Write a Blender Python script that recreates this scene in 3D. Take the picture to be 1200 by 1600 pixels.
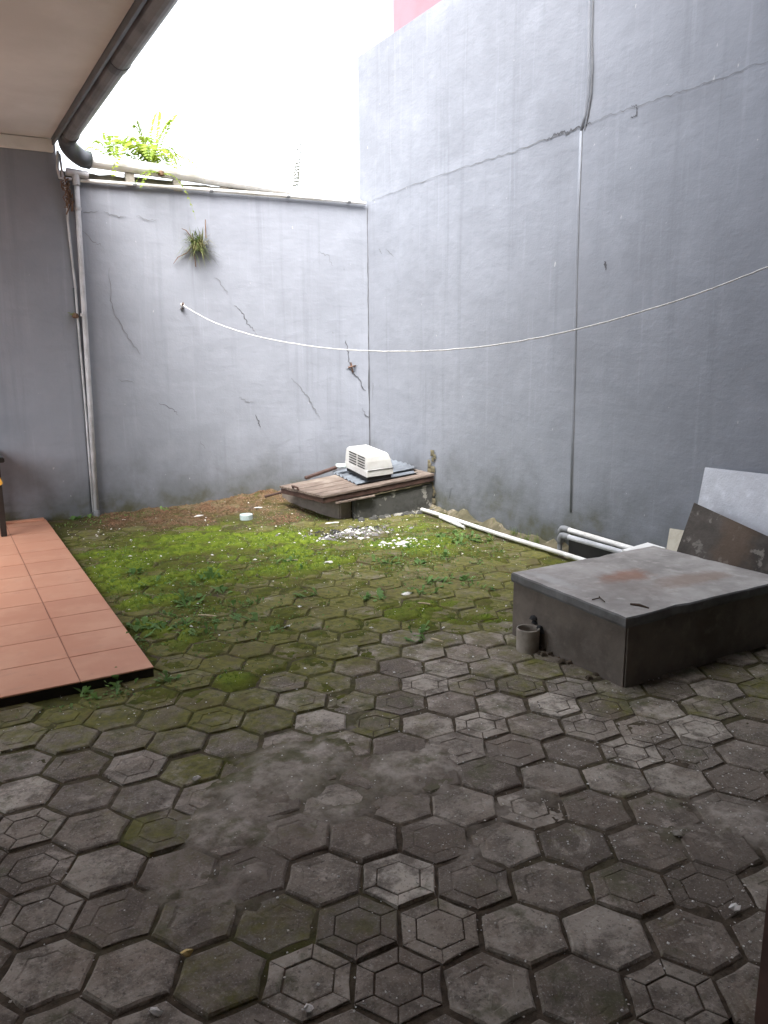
import bpy, bmesh, math, random
import numpy as np
from mathutils import Vector, Matrix
random.seed(7)
for o in list(bpy.data.objects): bpy.data.objects.remove(o)
scene = bpy.context.scene
COL = scene.collection
R = math.radians

# ---------------------------------------------------------------- camera
FL, YAW, PITCH, ROLL, EYE = 1237.6, R(29.6325), R(11.7786), R(-0.4146), 1.5
cf = Vector((math.sin(YAW)*math.cos(PITCH), math.cos(YAW)*math.cos(PITCH), -math.sin(PITCH)))
r0 = Vector((math.cos(YAW), -math.sin(YAW), 0)); u0 = r0.cross(cf)
cr = math.cos(ROLL)*r0 + math.sin(ROLL)*u0
cu = -math.sin(ROLL)*r0 + math.cos(ROLL)*u0
CP = Vector((0, 0, EYE))
cam = bpy.data.cameras.new('camera'); cam_o = bpy.data.objects.new('camera', cam); COL.objects.link(cam_o)
cam.sensor_fit = 'VERTICAL'; cam.sensor_height = 24; cam.lens = 24*FL/1600
cam.clip_start = 0.02; cam.clip_end = 2000
mw = Matrix((cr, cu, -cf)).transposed().to_4x4(); mw.translation = CP
cam_o.matrix_world = mw
scene.camera = cam_o

# ---------------------------------------------------------------- world, sun, exposure
SUN_EL, SUN_AZ = R(57), R(214)          # azimuth measured from +Y towards +X
w = bpy.data.worlds.new('World'); scene.world = w; w.use_nodes = True
nt = w.node_tree; nt.nodes.clear()
sky = nt.nodes.new('ShaderNodeTexSky'); sky.sky_type = 'NISHITA'; sky.sun_disc = False
sky.sun_elevation = SUN_EL; sky.sun_rotation = SUN_AZ; sky.dust_density = 4.0; sky.air_density = 1.0
hs = nt.nodes.new('ShaderNodeHueSaturation'); hs.inputs['Saturation'].default_value = 0.30
bg = nt.nodes.new('ShaderNodeBackground'); bg.inputs['Strength'].default_value = 0.15
wo = nt.nodes.new('ShaderNodeOutputWorld')
nt.links.new(sky.outputs[0], hs.inputs['Color']); nt.links.new(hs.outputs[0], bg.inputs['Color']); nt.links.new(bg.outputs[0], wo.inputs['Surface'])
sl = bpy.data.lights.new('sun', 'SUN'); sl.energy = 1.25; sl.angle = R(40); sl.color = (1.0, 0.97, 0.93)
so = bpy.data.objects.new('sun', sl); COL.objects.link(so)
sd = Vector((math.sin(SUN_AZ)*math.cos(SUN_EL), math.cos(SUN_AZ)*math.cos(SUN_EL), math.sin(SUN_EL)))
so.rotation_euler = sd.to_track_quat('Z', 'Y').to_euler(); so.location = (0, 3, 12)
vs = scene.view_settings
vs.view_transform = 'Standard'; vs.look = 'None'; vs.gamma = 1.0; vs.use_curve_mapping = False
vs.exposure = 2.72
scene.cycles.max_bounces = 8; scene.cycles.diffuse_bounces = 5

# ---------------------------------------------------------------- geometry helpers
def ray(x, y): return cf + cr*((x-600)/FL) - cu*((y-800)/FL)
def on_plane(x, y, axis, v):
    d = ray(x, y); return CP + d*((v-CP[axis])/d[axis])
def gnd(x, y, z=0.0): return on_plane(x, y, 2, z)

class MB:
    """collects shapes into one mesh"""
    def __init__(self): self.v = []; self.f = []; self.m = []
    def add(self, vs_, fs, mi=0):
        o = len(self.v); self.v.extend([tuple(p) for p in vs_])
        for q in fs: self.f.append(tuple(o+i for i in q)); self.m.append(mi)
    def box(self, a, b, mi=0, M_=None, taper=0.0):
        x0, y0, z0 = a; x1, y1, z1 = b
        p = [Vector(t) for t in ((x0,y0,z0),(x1,y0,z0),(x1,y1,z0),(x0,y1,z0),(x0+taper,y0+taper,z1),(x1-taper,y0+taper,z1),(x1-taper,y1-taper,z1),(x0+taper,y1-taper,z1))]
        if M_ is not None: p = [M_ @ q for q in p]
        self.add(p, [(0,3,2,1),(4,5,6,7),(0,1,5,4),(1,2,6,5),(2,3,7,6),(3,0,4,7)], mi)
    def hexa(self, p, mi=0):
        self.add(p, [(0,3,2,1),(4,5,6,7),(0,1,5,4),(1,2,6,5),(2,3,7,6),(3,0,4,7)], mi)
    def tube(self, pts, rad, n=10, mi=0, caps=True):
        pts = [Vector(p) for p in pts]; rads = rad if isinstance(rad, (list, tuple)) else [rad]*len(pts)
        rings = []; up = None
        for i, p in enumerate(pts):
            a = pts[max(i-1, 0)]; b = pts[min(i+1, len(pts)-1)]; t = (b-a).normalized()
            if up is None:
                up = Vector((0,0,1)) if abs(t.z) < .9 else Vector((0,1,0))
            s = t.cross(up).normalized(); up = s.cross(t).normalized()
            rings.append([p + (s*math.cos(2*math.pi*k/n) + up*math.sin(2*math.pi*k/n))*rads[i] for k in range(n)])
        o = [q for rg in rings for q in rg]; fs = []
        for i in range(len(pts)-1):
            for k in range(n):
                fs.append((i*n+k, i*n+(k+1) % n, (i+1)*n+(k+1) % n, (i+1)*n+k))
        if caps: fs += [tuple(reversed(range(n))), tuple((len(pts)-1)*n+k for k in range(n))]
        self.add(o, fs, mi)
    def lathe(self, prof, c=(0,0,0), n=24, mi=0):
        o = []; fs = []
        for (r_, z) in prof:
            for k in range(n): o.append((c[0]+r_*math.cos(2*math.pi*k/n), c[1]+r_*math.sin(2*math.pi*k/n), c[2]+z))
        for i in range(len(prof)-1):
            for k in range(n): fs.append((i*n+k, i*n+(k+1) % n, (i+1)*n+(k+1) % n, (i+1)*n+k))
        self.add(o, fs, mi)
    def mesh(self, name, mats, smooth=False, bevel=0.0, seg=2, autos=None):
        me = bpy.data.meshes.new(name); me.from_pydata(self.v, [], self.f)
        for m_ in (mats if isinstance(mats, (list, tuple)) else [mats]): me.materials.append(m_)
        me.polygons.foreach_set('material_index', self.m)
        if bevel:
            bm = bmesh.new(); bm.from_mesh(me)
            bmesh.ops.remove_doubles(bm, verts=bm.verts, dist=1e-5)
            es = [e for e in bm.edges if len(e.link_faces) == 2 and e.calc_face_angle(0) > .5]
            bmesh.ops.bevel(bm, geom=es, offset=bevel, segments=seg, affect='EDGES', clamp_overlap=True)
            bm.to_mesh(me); bm.free()
        if smooth: me.polygons.foreach_set('use_smooth', [True]*len(me.polygons))
        me.update(); return me
    def build(self, name, mats, parent=None, **kw):
        return link(name, self.mesh(name, mats, **kw), parent)

def link(name, me, parent=None, loc=None):
    o = bpy.data.objects.new(name, me); COL.objects.link(o)
    if parent: o.parent = parent
    if loc is not None: o.location = loc
    return o
def tag(o, label=None, cat=None, group=None, kind=None):
    if label: o['label'] = label
    if cat: o['category'] = cat
    if group: o['group'] = group
    if kind: o['kind'] = kind
    return o
def thing(name, label, cat, loc=(0,0,0), rz=0, group=None):
    o = bpy.data.objects.new(name, None); COL.objects.link(o); o.location = loc; o.rotation_euler = (0, 0, rz)
    o.empty_display_size = .1
    return tag(o, label, cat, group)

def hsh(ix, iy, s):
    n = (ix.astype(np.int64)*374761393 + iy.astype(np.int64)*668265263 + s*1442695041) & 0xffffffff
    n = ((n ^ (n >> 13))*1274126177) & 0xffffffff
    return ((n ^ (n >> 16)) & 0xffff)/65535.0
def vnoise(x, y, s=0):
    x = np.asarray(x, float); y = np.asarray(y, float)
    ix = np.floor(x); iy = np.floor(y); fx = x-ix; fy = y-iy
    fx = fx*fx*(3-2*fx); fy = fy*fy*(3-2*fy)
    a = hsh(ix, iy, s); b = hsh(ix+1, iy, s); c = hsh(ix, iy+1, s); d = hsh(ix+1, iy+1, s)
    return (a*(1-fx)+b*fx)*(1-fy) + (c*(1-fx)+d*fx)*fy
def fbm(x, y, s=0, oct_=4):
    t = 0; a = .5; k = 1.0
    for i in range(oct_): t = t + a*vnoise(np.asarray(x)*k, np.asarray(y)*k, s+i*17); a *= .5; k *= 2.03
    return t/(1-.5**oct_)
def sstep(a, b, x):
    t = np.clip((np.asarray(x, float)-a)/(b-a), 0, 1); return t*t*(3-2*t)
def gauss(x, y, cx, cy, rx, ry): return np.exp(-(((x-cx)/rx)**2 + ((y-cy)/ry)**2))

# ---------------------------------------------------------------- material helpers
class NT:
    def __init__(self, name, rough=.8, spec=.3):
        self.m = bpy.data.materials.new(name); self.m.use_nodes = True
        self.t = self.m.node_tree; self.t.nodes.clear()
        self.out = self.n('OutputMaterial'); self.b = self.n('BsdfPrincipled')
        self.b.inputs['Roughness'].default_value = rough; self.b.inputs['Specular IOR Level'].default_value = spec
        self.l(self.b.outputs[0], self.out.inputs['Surface'])
        self.geo = None
    def n(self, t): return self.t.nodes.new('ShaderNode'+t)
    def l(self, a, b): self.t.links.new(a, b)
    def set(self, sock, v):
        if hasattr(v, 'is_linked') or isinstance(v, bpy.types.NodeSocket): self.l(v, sock)
        else: sock.default_value = v
    def pos(self):
        if not self.geo: self.geo = self.n('NewGeometry')
        return self.geo.outputs['Position']
    def obj(self):
        return self.n('TexCoord').outputs['Object']
    def sc(self, v, s):
        m = self.n('Mapping'); self.l(v, m.inputs['Vector']); m.inputs['Scale'].default_value = s; return m.outputs[0]
    def noise(self, scale, detail=4, rough=.55, v=None, dist=0.0):
        x = self.n('TexNoise'); x.inputs['Scale'].default_value = scale; x.inputs['Detail'].default_value = detail
        x.inputs['Roughness'].default_value = rough; x.inputs['Distortion'].default_value = dist
        self.l(v if v is not None else self.pos(), x.inputs['Vector']); return x.outputs['Fac']
    def voro(self, scale, v=None, feat='F1', rnd=1.0):
        x = self.n('TexVoronoi'); x.feature = feat; x.inputs['Scale'].default_value = scale
        self.l(v if v is not None else self.pos(), x.inputs['Vector']); return x.outputs['Distance']
    def mr(self, f, a, b, c=0.0, d=1.0, smooth=True):
        x = self.n('MapRange'); x.interpolation_type = 'SMOOTHSTEP' if smooth else 'LINEAR'
        self.set(x.inputs['Value'], f)
        for nm, vv in (('From Min', a), ('From Max', b), ('To Min', c), ('To Max', d)): x.inputs[nm].default_value = vv
        return x.outputs['Result']
    def mix(self, f, a, b, mode='MIX'):
        x = self.n('Mix'); x.data_type = 'RGBA'; x.blend_type = mode
        self.set(x.inputs[0], f)
        for i, c in ((6, a), (7, b)):
            if isinstance(c, (tuple, list)): x.inputs[i].default_value = (*c[:3], 1)
            else: self.l(c, x.inputs[i])
        return x.outputs[2]
    def op(self, o, a, b=0.0):
        x = self.n('Math'); x.operation = o; self.set(x.inputs[0], a); self.set(x.inputs[1], b); return x.outputs[0]
    def attr(self, name, typ='OBJECT'):
        x = self.n('Attribute'); x.attribute_type = typ; x.attribute_name = name; return x.outputs['Fac']
    def rnd(self): return self.n('ObjectInfo').outputs['Random']
    def sep(self, v):
        x = self.n('SeparateXYZ'); self.l(v, x.inputs[0]); return x.outputs
    def col(self, c):
        if isinstance(c, (tuple, list)): self.b.inputs['Base Color'].default_value = (*c[:3], 1)
        else: self.l(c, self.b.inputs['Base Color'])
    def bump(self, h, strength=.3, dist=.01):
        x = self.n('Bump'); x.inputs['Strength'].default_value = strength; x.inputs['Distance'].default_value = dist
        self.l(h, x.inputs['Height'])
        if self.b.inputs['Normal'].is_linked:
            self.l(self.b.inputs['Normal'].links[0].from_socket, x.inputs['Normal'])
        self.l(x.outputs[0], self.b.inputs['Normal'])

def simple(name, c, c2=None, scale=8, rough=.7, spec=.3, bump=.15, bscale=60, coord='obj'):
    k = NT(name, rough, spec); v = k.obj() if coord == 'obj' else k.pos()
    c2 = c2 or tuple(x*.72 for x in c)
    k.col(k.mix(k.mr(k.noise(scale, 5, .6, v), .35, .68), c, c2))
    if bump: k.bump(k.noise(bscale, 4, .6, v), bump, .004)
    return k.m

def wall_paint(name, base, axis, rise=0.25):
    """old bluish grey emulsion over plaster: washed streaks, patched areas, moisture stains with painted shade at the foot"""
    k = NT(name, .82, .25); p = k.pos(); s = k.sep(p)
    c = k.mix(k.mr(k.noise(.9, 5, .6), .35, .7), base, tuple(x*.86 for x in base))
    c = k.mix(k.mr(k.noise(3.2, 6, .65), .45, .75, 0, .55), c, tuple(x*1.12 for x in base))
    st = k.noise(1.0, 5, .6, k.sc(p, (9, 9, .35)))
    c = k.mix(k.mr(st, .52, .76, 0, .5), c, tuple(x*.66 for x in base))
    st2 = k.noise(1.0, 4, .6, k.sc(p, (22, 22, .8)))
    c = k.mix(k.mr(st2, .56, .74, 0, .42), c, tuple(min(1, x*1.18) for x in base))
    # rising moisture with algae, uneven border, set taller to paint shade towards the foot
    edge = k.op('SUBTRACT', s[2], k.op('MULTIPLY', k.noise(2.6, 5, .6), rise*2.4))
    damp_shade = k.mr(edge, -rise*1.1, rise*.35, 1, 0)
    c = k.mix(k.op('MULTIPLY', damp_shade, .72), c, (base[0]*.42, base[1]*.42, base[2]*.38))
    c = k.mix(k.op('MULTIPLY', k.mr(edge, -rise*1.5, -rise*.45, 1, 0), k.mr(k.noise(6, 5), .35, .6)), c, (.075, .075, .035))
    # scuffs and small paint losses
    lo = k.noise(26, 3, .5, k.sc(p, (1, 1, .6)))
    c = k.mix(k.mr(lo, .755, .775, 0, .5), c, (.5, .5, .5))
    c = k.mix(k.mr(k.noise(17, 4, .6), .70, .78, 0, .35), c, tuple(x*.55 for x in base))
    k.col(c)
    tr_ = k.noise(1.0, 5, .65, k.sc(p, (2.2, 2.2, 7))); c = k.mix(k.mr(tr_, .52, .66, 0, .35), c, tuple(x*.84 for x in base)); k.col(c); k.bump(tr_, .14, .03); k.bump(k.noise(.9, 4, .5), .5, .05); k.bump(k.noise(7, 5, .6), .22, .02); k.bump(k.noise(70, 3, .6), .25, .004)
    return k.m

M = {}
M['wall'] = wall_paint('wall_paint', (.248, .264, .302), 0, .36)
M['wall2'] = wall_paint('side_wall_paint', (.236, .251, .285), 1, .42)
M['crack'] = simple('crack', (.085, .088, .098), (.06, .06, .065), 9)
M['crack_soft'] = simple('crack_faint', (.165, .175, .19), (.13, .135, .145), 9)
M['pink'] = simple('pink_wall', (.40, .18, .21), (.35, .155, .18), 2, .85, .2, .2, 30)
M['white'] = simple('white_paint', (.74, .735, .72), (.62, .61, .59), 3, .7)
M['soffit'] = simple('soffit_board', (.60, .61, .62), (.52, .53, .535), 1.5, .85, .2, .1, 40)
M['gutter'] = simple('gutter_pvc', (.17, .18, .195), (.10, .108, .118), 6, .42, .45)
M['gutter_d'] = simple('gutter_dark', (.075, .085, .10), (.05, .055, .062), 6, .38, .5)
M['pvc_w'] = simple('white_pvc', (.74, .735, .72), (.58, .565, .53), 7, .45, .45)
M['pvc_g'] = simple('grey_pvc', (.235, .245, .26), (.15, .155, .16), 7, .45, .45)
M['pvc_m'] = simple('mid_grey_pvc', (.50, .51, .54), (.36, .37, .385), 7, .5, .4)
M['rope'] = simple('nylon_rope', (.62, .62, .61), (.48, .48, .47), 30, .6)
M['metal'] = simple('rusty_metal', (.06, .045, .04), (.12, .06, .035), 30, .6)
M['black'] = simple('black_paint', (.012, .011, .011), (.022, .02, .018), 8, .35, .5, .05)
M['blackboard'] = simple('black_board', (.02, .02, .02), (.035, .033, .03), 6, .7)
M['yellow'] = simple('yellow_cloth', (.72, .42, .07), (.6, .32, .05), 14, .9)
M['brownframe'] = simple('brown_frame', (.15, .088, .07), (.10, .06, .05), 9, .5, .4)
M['innerwall'] = simple('inner_wall', (.20, .18, .16), (.16, .145, .13), 2, .9)
M['roof'] = simple('roof_sheet', (.20, .12, .09), (.15, .10, .08), 3, .8)
M['ac'] = simple('aged_white_plastic', (.52, .52, .51), (.44, .43, .41), 5, .5, .4, .06)
M['acdark'] = simple('vent_dark', (.02, .02, .02), (.03, .03, .03), 9, .8)
M['sheet'] = simple('blue_grey_sheet', (.15, .17, .195), (.09, .10, .115), 7, .6)
M['cap'] = simple('pale_blue_tin', (.52, .62, .63), (.40, .48, .48), 12, .5)
M['litter'] = simple('white_scrap', (.80, .79, .76), (.62, .60, .56), 40, .8)
M['yleaf'] = simple('yellow_leaf', (.62, .48, .20), (.48, .33, .12), 60, .7)
M['stick'] = simple('pale_stick', (.50, .42, .27), (.33, .26, .16), 40, .8)
M['twig'] = simple('dark_twig', (.05, .035, .025), (.08, .055, .04), 40, .9)
M['charcoal'] = simple('charcoal', (.02, .02, .022), (.05, .05, .052), 30, .9)
M['ash'] = simple('ash', (.27, .26, .26), (.13, .125, .13), 25, .95, .1, .3, 90, 'pos')
M['stone'] = simple('rubble', (.34, .32, .28), (.20, .18, .15), 14, .9, .2, .5, 50)
M['vine'] = simple('dry_vine', (.17, .105, .07), (.10, .06, .04), 30, .9)

def concrete(name, base, dark, stain=None, light=None):
    k = NT(name, .88, .2); p = k.pos()
    c = k.mix(k.mr(k.noise(3.0, 6, .65), .35, .68), base, dark)
    c = k.mix(k.mr(k.noise(14, 5, .6), .5, .75, 0, .5), c, tuple(x*1.35 for x in base))
    if light: c = k.mix(k.mr(k.noise(8, 5, .65), .58, .64, 0, .85), c, light)
    if stain:
        for (cx, cy, rx, ry, colr, amt) in stain:
            v = k.n('VectorMath'); v.operation = 'SUBTRACT'; k.l(p, v.inputs[0]); v.inputs[1].default_value = (cx, cy, 0)
            v2 = k.n('VectorMath'); v2.operation = 'MULTIPLY'; k.l(v.outputs[0], v2.inputs[0]); v2.inputs[1].default_value = (1/rx, 1/ry, 0)
            ln = k.n('VectorMath'); ln.operation = 'LENGTH'; k.l(v2.outputs[0], ln.inputs[0])
            f = k.op('ADD', ln.outputs['Value'], k.op('MULTIPLY', k.op('SUBTRACT', k.noise(9, 6, .7), .5), 1.6))
            c = k.mix(k.mr(f, .35, 1.15, amt, 0), c, colr)
    k.col(c); k.bump(k.noise(9, 5, .6), .35, .02); k.bump(k.noise(80, 4, .65), .4, .004)
    return k.m
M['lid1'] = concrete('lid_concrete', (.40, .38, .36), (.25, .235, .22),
    [(2.98, 2.76, .19, .11, (.27, .125, .075), .7), (3.22, 2.55, .34, .10, (.22, .15, .11), .6), (2.85, 2.62, .22, .2, (.20, .17, .15), .4), (2.62, 2.9, .05, .2, (.5, .5, .5), .45)])
M['body1x'] = concrete('dirty_coping', (.16, .15, .12), (.07, .065, .045))
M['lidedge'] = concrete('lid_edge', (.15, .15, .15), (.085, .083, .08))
M['body1'] = concrete('tank_concrete', (.165, .142, .122), (.10, .085, .073), None, None)
M['body2'] = concrete('pit_concrete', (.085, .085, .08), (.04, .04, .036), None, (.33, .32, .29))
M['mortar'] = concrete('rough_mortar', (.15, .13, .085), (.07, .066, .04), None, (.24, .21, .16))
M['bgrey'] = concrete('grey_board', (.56, .58, .63), (.50, .515, .56))
M['bdark'] = concrete('mouldy_board', (.10, .088, .078), (.045, .04, .036), [(3.76, 2.72, .13, .13, (.13, .085, .055), .45)], (.20, .185, .165))
M['slabbase'] = concrete('slab_edge', (.035, .03, .028), (.05, .042, .038))

def wood():
    k = NT('weathered_wood', .8, .25); p = k.obj()
    g = k.noise(2.0, 6, .65, k.sc(p, (3, 26, 26)))
    c = k.mix(k.mr(g, .35, .68), (.19, .150, .125), (.095, .072, .06))
    c = k.mix(k.mr(k.noise(5, 5), .5, .72, 0, .6), c, (.28, .245, .21))
    k.col(c); k.bump(g, .4, .006); return k.m
M['wood'] = wood()
M['wooddark'] = simple('red_brown_wood', (.085, .048, .038), (.045, .026, .022), 12, .7)

def tile():
    k = NT('terracotta_tile', .55, .35); p = k.pos()
    c = k.mix(k.rnd(), (.53, .27, .175), (.46, .225, .145))
    c = k.mix(k.mr(k.noise(3.5, 5, .6), .4, .7, 0, .6), c, (.58, .33, .22))
    c = k.mix(k.mr(k.noise(11, 6, .65), .58, .75, 0, .4), c, (.37, .19, .135))
    c = k.mix(k.mr(k.noise(2.0, 5, .7, k.sc(p, (1, 3, 1))), .55, .75, 0, .35), c, (.30, .19, .145))
    k.col(c); k.bump(k.noise(5, 3), .1, .01); k.bump(k.noise(120, 3), .1, .002); return k.m
M['tile'] = tile()

def soilmat():
    k = NT('joint_soil', .95, .1); ms = k.attr('moss', 'GEOMETRY'); ds = k.attr('dust', 'GEOMETRY'); br = k.attr('litter', 'GEOMETRY')
    c = k.mix(k.mr(k.noise(30, 5, .65), .35, .7), (.058, .046, .034), (.115, .092, .068))
    d = k.mix(k.mr(k.noise(16, 6, .7), .35, .68), (.40, .36, .315), (.21, .18, .15)); d = k.mix(k.mr(k.noise(5, 6, .7), .5, .64, 0, .7), d, (.10, .10, .05))
    c = k.mix(ds, c, d)
    m_ = k.mix(k.mr(k.noise(22, 5, .65), .35, .7), (.078, .080, .022), (.046, .048, .016))
    c = k.mix(k.op('MULTIPLY', ms, k.mr(k.noise(9, 5), .3, .55)), c, m_)
    b = k.mix(k.mr(k.noise(40, 5, .7), .35, .68), (.17, .095, .055), (.07, .048, .03)); b = k.mix(k.mr(k.noise(6, 5, .6), .5, .65, 0, .8), b, (.17, .145, .085)); b = k.mix(k.mr(k.noise(9, 5, .6), .56, .66, 0, .7), b, (.07, .085, .025))
    c = k.mix(br, c, b)
    k.col(c); k.bump(k.noise(60, 5, .7), .6, .008); k.bump(k.voro(140), .3, .003); return k.m
M['soil'] = soilmat()
def mossmat():
    k = NT('moss', .95, .1); br = k.attr('bright', 'GEOMETRY')
    c = k.mix(k.mr(k.noise(14, 5, .65), .35, .68), (.105, .112, .022), (.060, .068, .018))
    d = k.mix(k.mr(k.noise(18, 5, .65), .35, .68), (.19, .25, .028), (.115, .165, .022))
    c = k.mix(br, c, d)
    c = k.mix(k.mr(k.noise(6, 7, .7), .53, .66, 0, .8), c, (.10, .085, .035)); c = k.mix(k.mr(k.noise(11, 6, .7), .58, .68, 0, .7), c, (.05, .065, .02))
    k.col(c); k.bump(k.noise(130, 4, .7), .8, .006); k.bump(k.noise(30, 4, .6), .5, .012); return k.m
M['moss'] = mossmat()
def pavermat():
    k = NT('paver_cement', .86, .25); p = k.pos()
    ms = k.attr('moss'); tn = k.attr('tone'); dt = k.attr('dirt')
    c = k.mix(tn, (.205, .172, .138), (.60, .55, .47))
    c = k.mix(k.mr(k.rnd(), .45, 1.0, 0, .6, False), c, (.088, .075, .062))
    c = k.mix(k.mr(k.noise(7, 9, .76), .44, .60, 0, .8), c, (.105, .087, .070))
    c = k.mix(k.mr(k.noise(5, 9, .74, None, .5), .53, .64, 0, .65), c, (.47, .42, .36))
    c = k.mix(k.mr(k.noise(3.1, 4, .6), .5, .66, 0, .45), c, (.17, .128, .092))
    c = k.mix(k.mr(k.noise(150, 3, .7), .54, .70, 0, .45), c, (.55, .52, .48))      # exposed sand grains
    c = k.mix(k.mr(k.noise(70, 5, .7), .56, .66, 0, .65), c, (.06, .05, .044))
    c = k.mix(k.op('MULTIPLY', dt, k.mr(k.noise(12, 6, .7), .30, .58)), c, (.15, .122, .10))
    f = k.op('ADD', ms, k.op('MULTIPLY', k.op('SUBTRACT', k.noise(6, 8, .74), .5), 2.4))
    mc = k.mix(k.mr(k.noise(26, 5, .65), .35, .7), (.150, .145, .030), (.078, .078, .021))
    mc = k.mix(k.mr(k.noise(4, 5, .6), .5, .65, 0, .6), mc, (.095, .072, .035))
    c = k.mix(k.mr(f, .15, .95, 0, .95), c, mc)
    dk = k.op('ADD', ms, k.op('MULTIPLY', k.op('SUBTRACT', k.noise(5, 6, .7), .5), 1.6))
    c = k.mix(k.op('MULTIPLY', k.mr(k.noise(4.6, 7, .72), .54, .66), .65), c, (.088, .090, .044))
    k.col(c); k.bump(k.noise(28, 5, .65), .45, .008); k.bump(k.noise(160, 4, .7), .55, .004); return k.m
M['paver'] = pavermat()

def leafmat(name, a, b, tr=.45):
    k = NT(name, .6, .3); c = k.mix(k.mr(k.noise(9, 3, .5, k.obj()), .35, .65), a, b); k.col(c)
    t = k.n('BsdfTranslucent'); k.l(c, t.inputs['Color']); x = k.n('MixShader'); x.inputs[0].default_value = tr
    k.l(k.b.outputs[0], x.inputs[1]); k.l(t.outputs[0], x.inputs[2]); k.l(x.outputs[0], k.out.inputs['Surface'])
    return k.m
M['fern'] = leafmat('fern_leaf', (.19, .29, .03), (.30, .37, .05), .5)
M['weed'] = leafmat('weed_leaf', (.105, .205, .055), (.17, .28, .08), .35)
M['grass'] = leafmat('grass_blade', (.10, .14, .04), (.19, .18, .08), .4)
M['tuft'] = leafmat('moss_tuft', (.16, .25, .03), (.09, .15, .022), .35)
M['dry'] = leafmat('dry_litter', (.24, .135, .075), (.17, .12, .07), .1)
M['grey_leaf'] = leafmat('dull_leaf', (.10, .10, .08), (.07, .075, .055), .3)

# ---------------------------------------------------------------- layout constants
YB, XR = 7.36, 4.02            # face of the back wall, face of the side wall
def back(x, y, off=0.0): return on_plane(x, y, 1, YB-off)
def side(x, y, off=0.0): return on_plane(x, y, 0, XR-off)

# ================================================================= SETTING
g = MB(); g.add([(-400,-400,-.075),(400,-400,-.075),(400,400,-.075),(-400,400,-.075)], [(0,1,2,3)])
gm = simple('bare_earth', (.10, .085, .065), (.07, .06, .048), .7, .95, .1, .3, 20, 'pos')
tag(g.build('ground', gm), kind='structure')

# ---- back wall
bw = thing('back_wall', 'low grey-blue plastered wall with cracks, closing off the end of the yard', 'wall', (2.0, YB+.07, 0))
def local(o, p): return Vector(p) - Vector(o.location)
def wall_grid(o, name, c00, c10, c11, c01, nx, nz, thick, mat):
    """plaster face with slight waves, box behind it; corners bottom-left, bottom-right, top-right, top-left"""
    m = MB(); vs_ = []; n = (Vector(c10)-Vector(c00)).cross(Vector(c01)-Vector(c00)).normalized()
    for j in range(nz+1):
        for i in range(nx+1):
            a = Vector(c00).lerp(c10, i/nx); b = Vector(c01).lerp(c11, i/nx); p = a.lerp(b, j/nz)
            h = 0 if i in (0, nx) or j in (0, nz) else (fbm(p.x*1.3+p.y*1.3, p.z*1.3, 5, 3)-.5)*.014
            vs_.append(p + n*float(h))
    fs = [(j*(nx+1)+i, j*(nx+1)+i+1, (j+1)*(nx+1)+i+1, (j+1)*(nx+1)+i) for j in range(nz) for i in range(nx)]
    m.add([local(o, p) for p in vs_], fs)
    e = -n*thick
    q = [Vector(c) for c in (c00, c10, c11, c01)]; qb = [p+e for p in q]
    m.add([local(o, p) for p in q+qb], [(4,7,6,5), (0,4,5,1), (1,5,6,2), (2,6,7,3), (3,7,4,0)])
    return m.build(name, mat, o)
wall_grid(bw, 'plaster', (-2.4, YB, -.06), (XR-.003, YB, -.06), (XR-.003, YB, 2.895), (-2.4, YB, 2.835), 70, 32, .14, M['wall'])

def ribbon(o, name, pts, wd, n, mat, jit=.006, lift=.0025, sub=6):
    """a thin crack line lying on a wall"""
    pts = [Vector(p) for p in pts]; fine = []
    for a, b in zip(pts[:-1], pts[1:]):
        for i in range(sub): fine.append(a.lerp(b, i/sub))
    fine.append(pts[-1]); n = Vector(n); L = len(fine); left = []; right = []
    for i, p in enumerate(fine):
        t = (fine[min(i+1, L-1)] - fine[max(i-1, 0)]).normalized(); s = t.cross(n).normalized()
        q = p + s*random.uniform(-jit, jit) + n*lift
        ww = wd*(.35+.65*math.sin(math.pi*min(1, max(0.06, i/(L-1)*.94+.03))))*random.uniform(.5, 1.25)*.5
        left.append(q-s*ww); right.append(q+s*ww)
    m = MB(); m.add([local(o, p) for p in left+right], [(i, i+1, L+i+1, L+i) for i in range(L-1)])
    return m.build(name, mat, o)
BN = (0, -1, 0); SN = (-1, 0, 0)
for pts, wd, mt in [
    ([(170,418),(172,470),(184,500),(200,528),(219,553)], .011, 'crack_soft'),
    ([(336,433),(349,448),(356,460)], .010, 'crack_soft'), ([(366,478),(380,492),(388,508),(398,517)], .014, 'crack'),
    ([(398,517),(412,535),(440,548)], .010, 'crack_soft'),
    ([(540,532),(543,550),(547,572)], .016, 'crack'), ([(550,578),(560,592),(571,611)], .016, 'crack'),
    ([(540,577),(548,573),(560,571)], .010, 'crack'),
    ([(374,620),(386,628),(396,629)], .010, 'crack_soft'), ([(399,648),(403,658),(406,668)], .012, 'crack'),
    ([(455,590),(470,606),(480,620),(492,640),(500,654)], .010, 'crack_soft'),
    ([(497,394),(513,400),(519,416)], .008, 'crack_soft'), ([(514,516),(522,524)], .010, 'crack_soft'),
    ([(248,631),(268,638),(278,647)], .011, 'crack'),
    ([(130,332),(155,331)], .009, 'crack_soft'), ([(162,332),(180,338),(197,340)], .010, 'crack_soft'), ([(128,362),(145,377),(158,383)], .010, 'crack_soft'),
    ([(213,337),(235,345),(246,343)], .008, 'crack_soft'), ([(566,638),(572,650),(580,652)], .013, 'crack'),
    ([(312,690),(322,700)], .008, 'crack_soft'), ([(186,594),(210,598)], .007, 'crack_soft')]:
    ribbon(bw, 'crack', [back(*p) for p in pts], wd*.72, BN, M[mt], .011)
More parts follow.
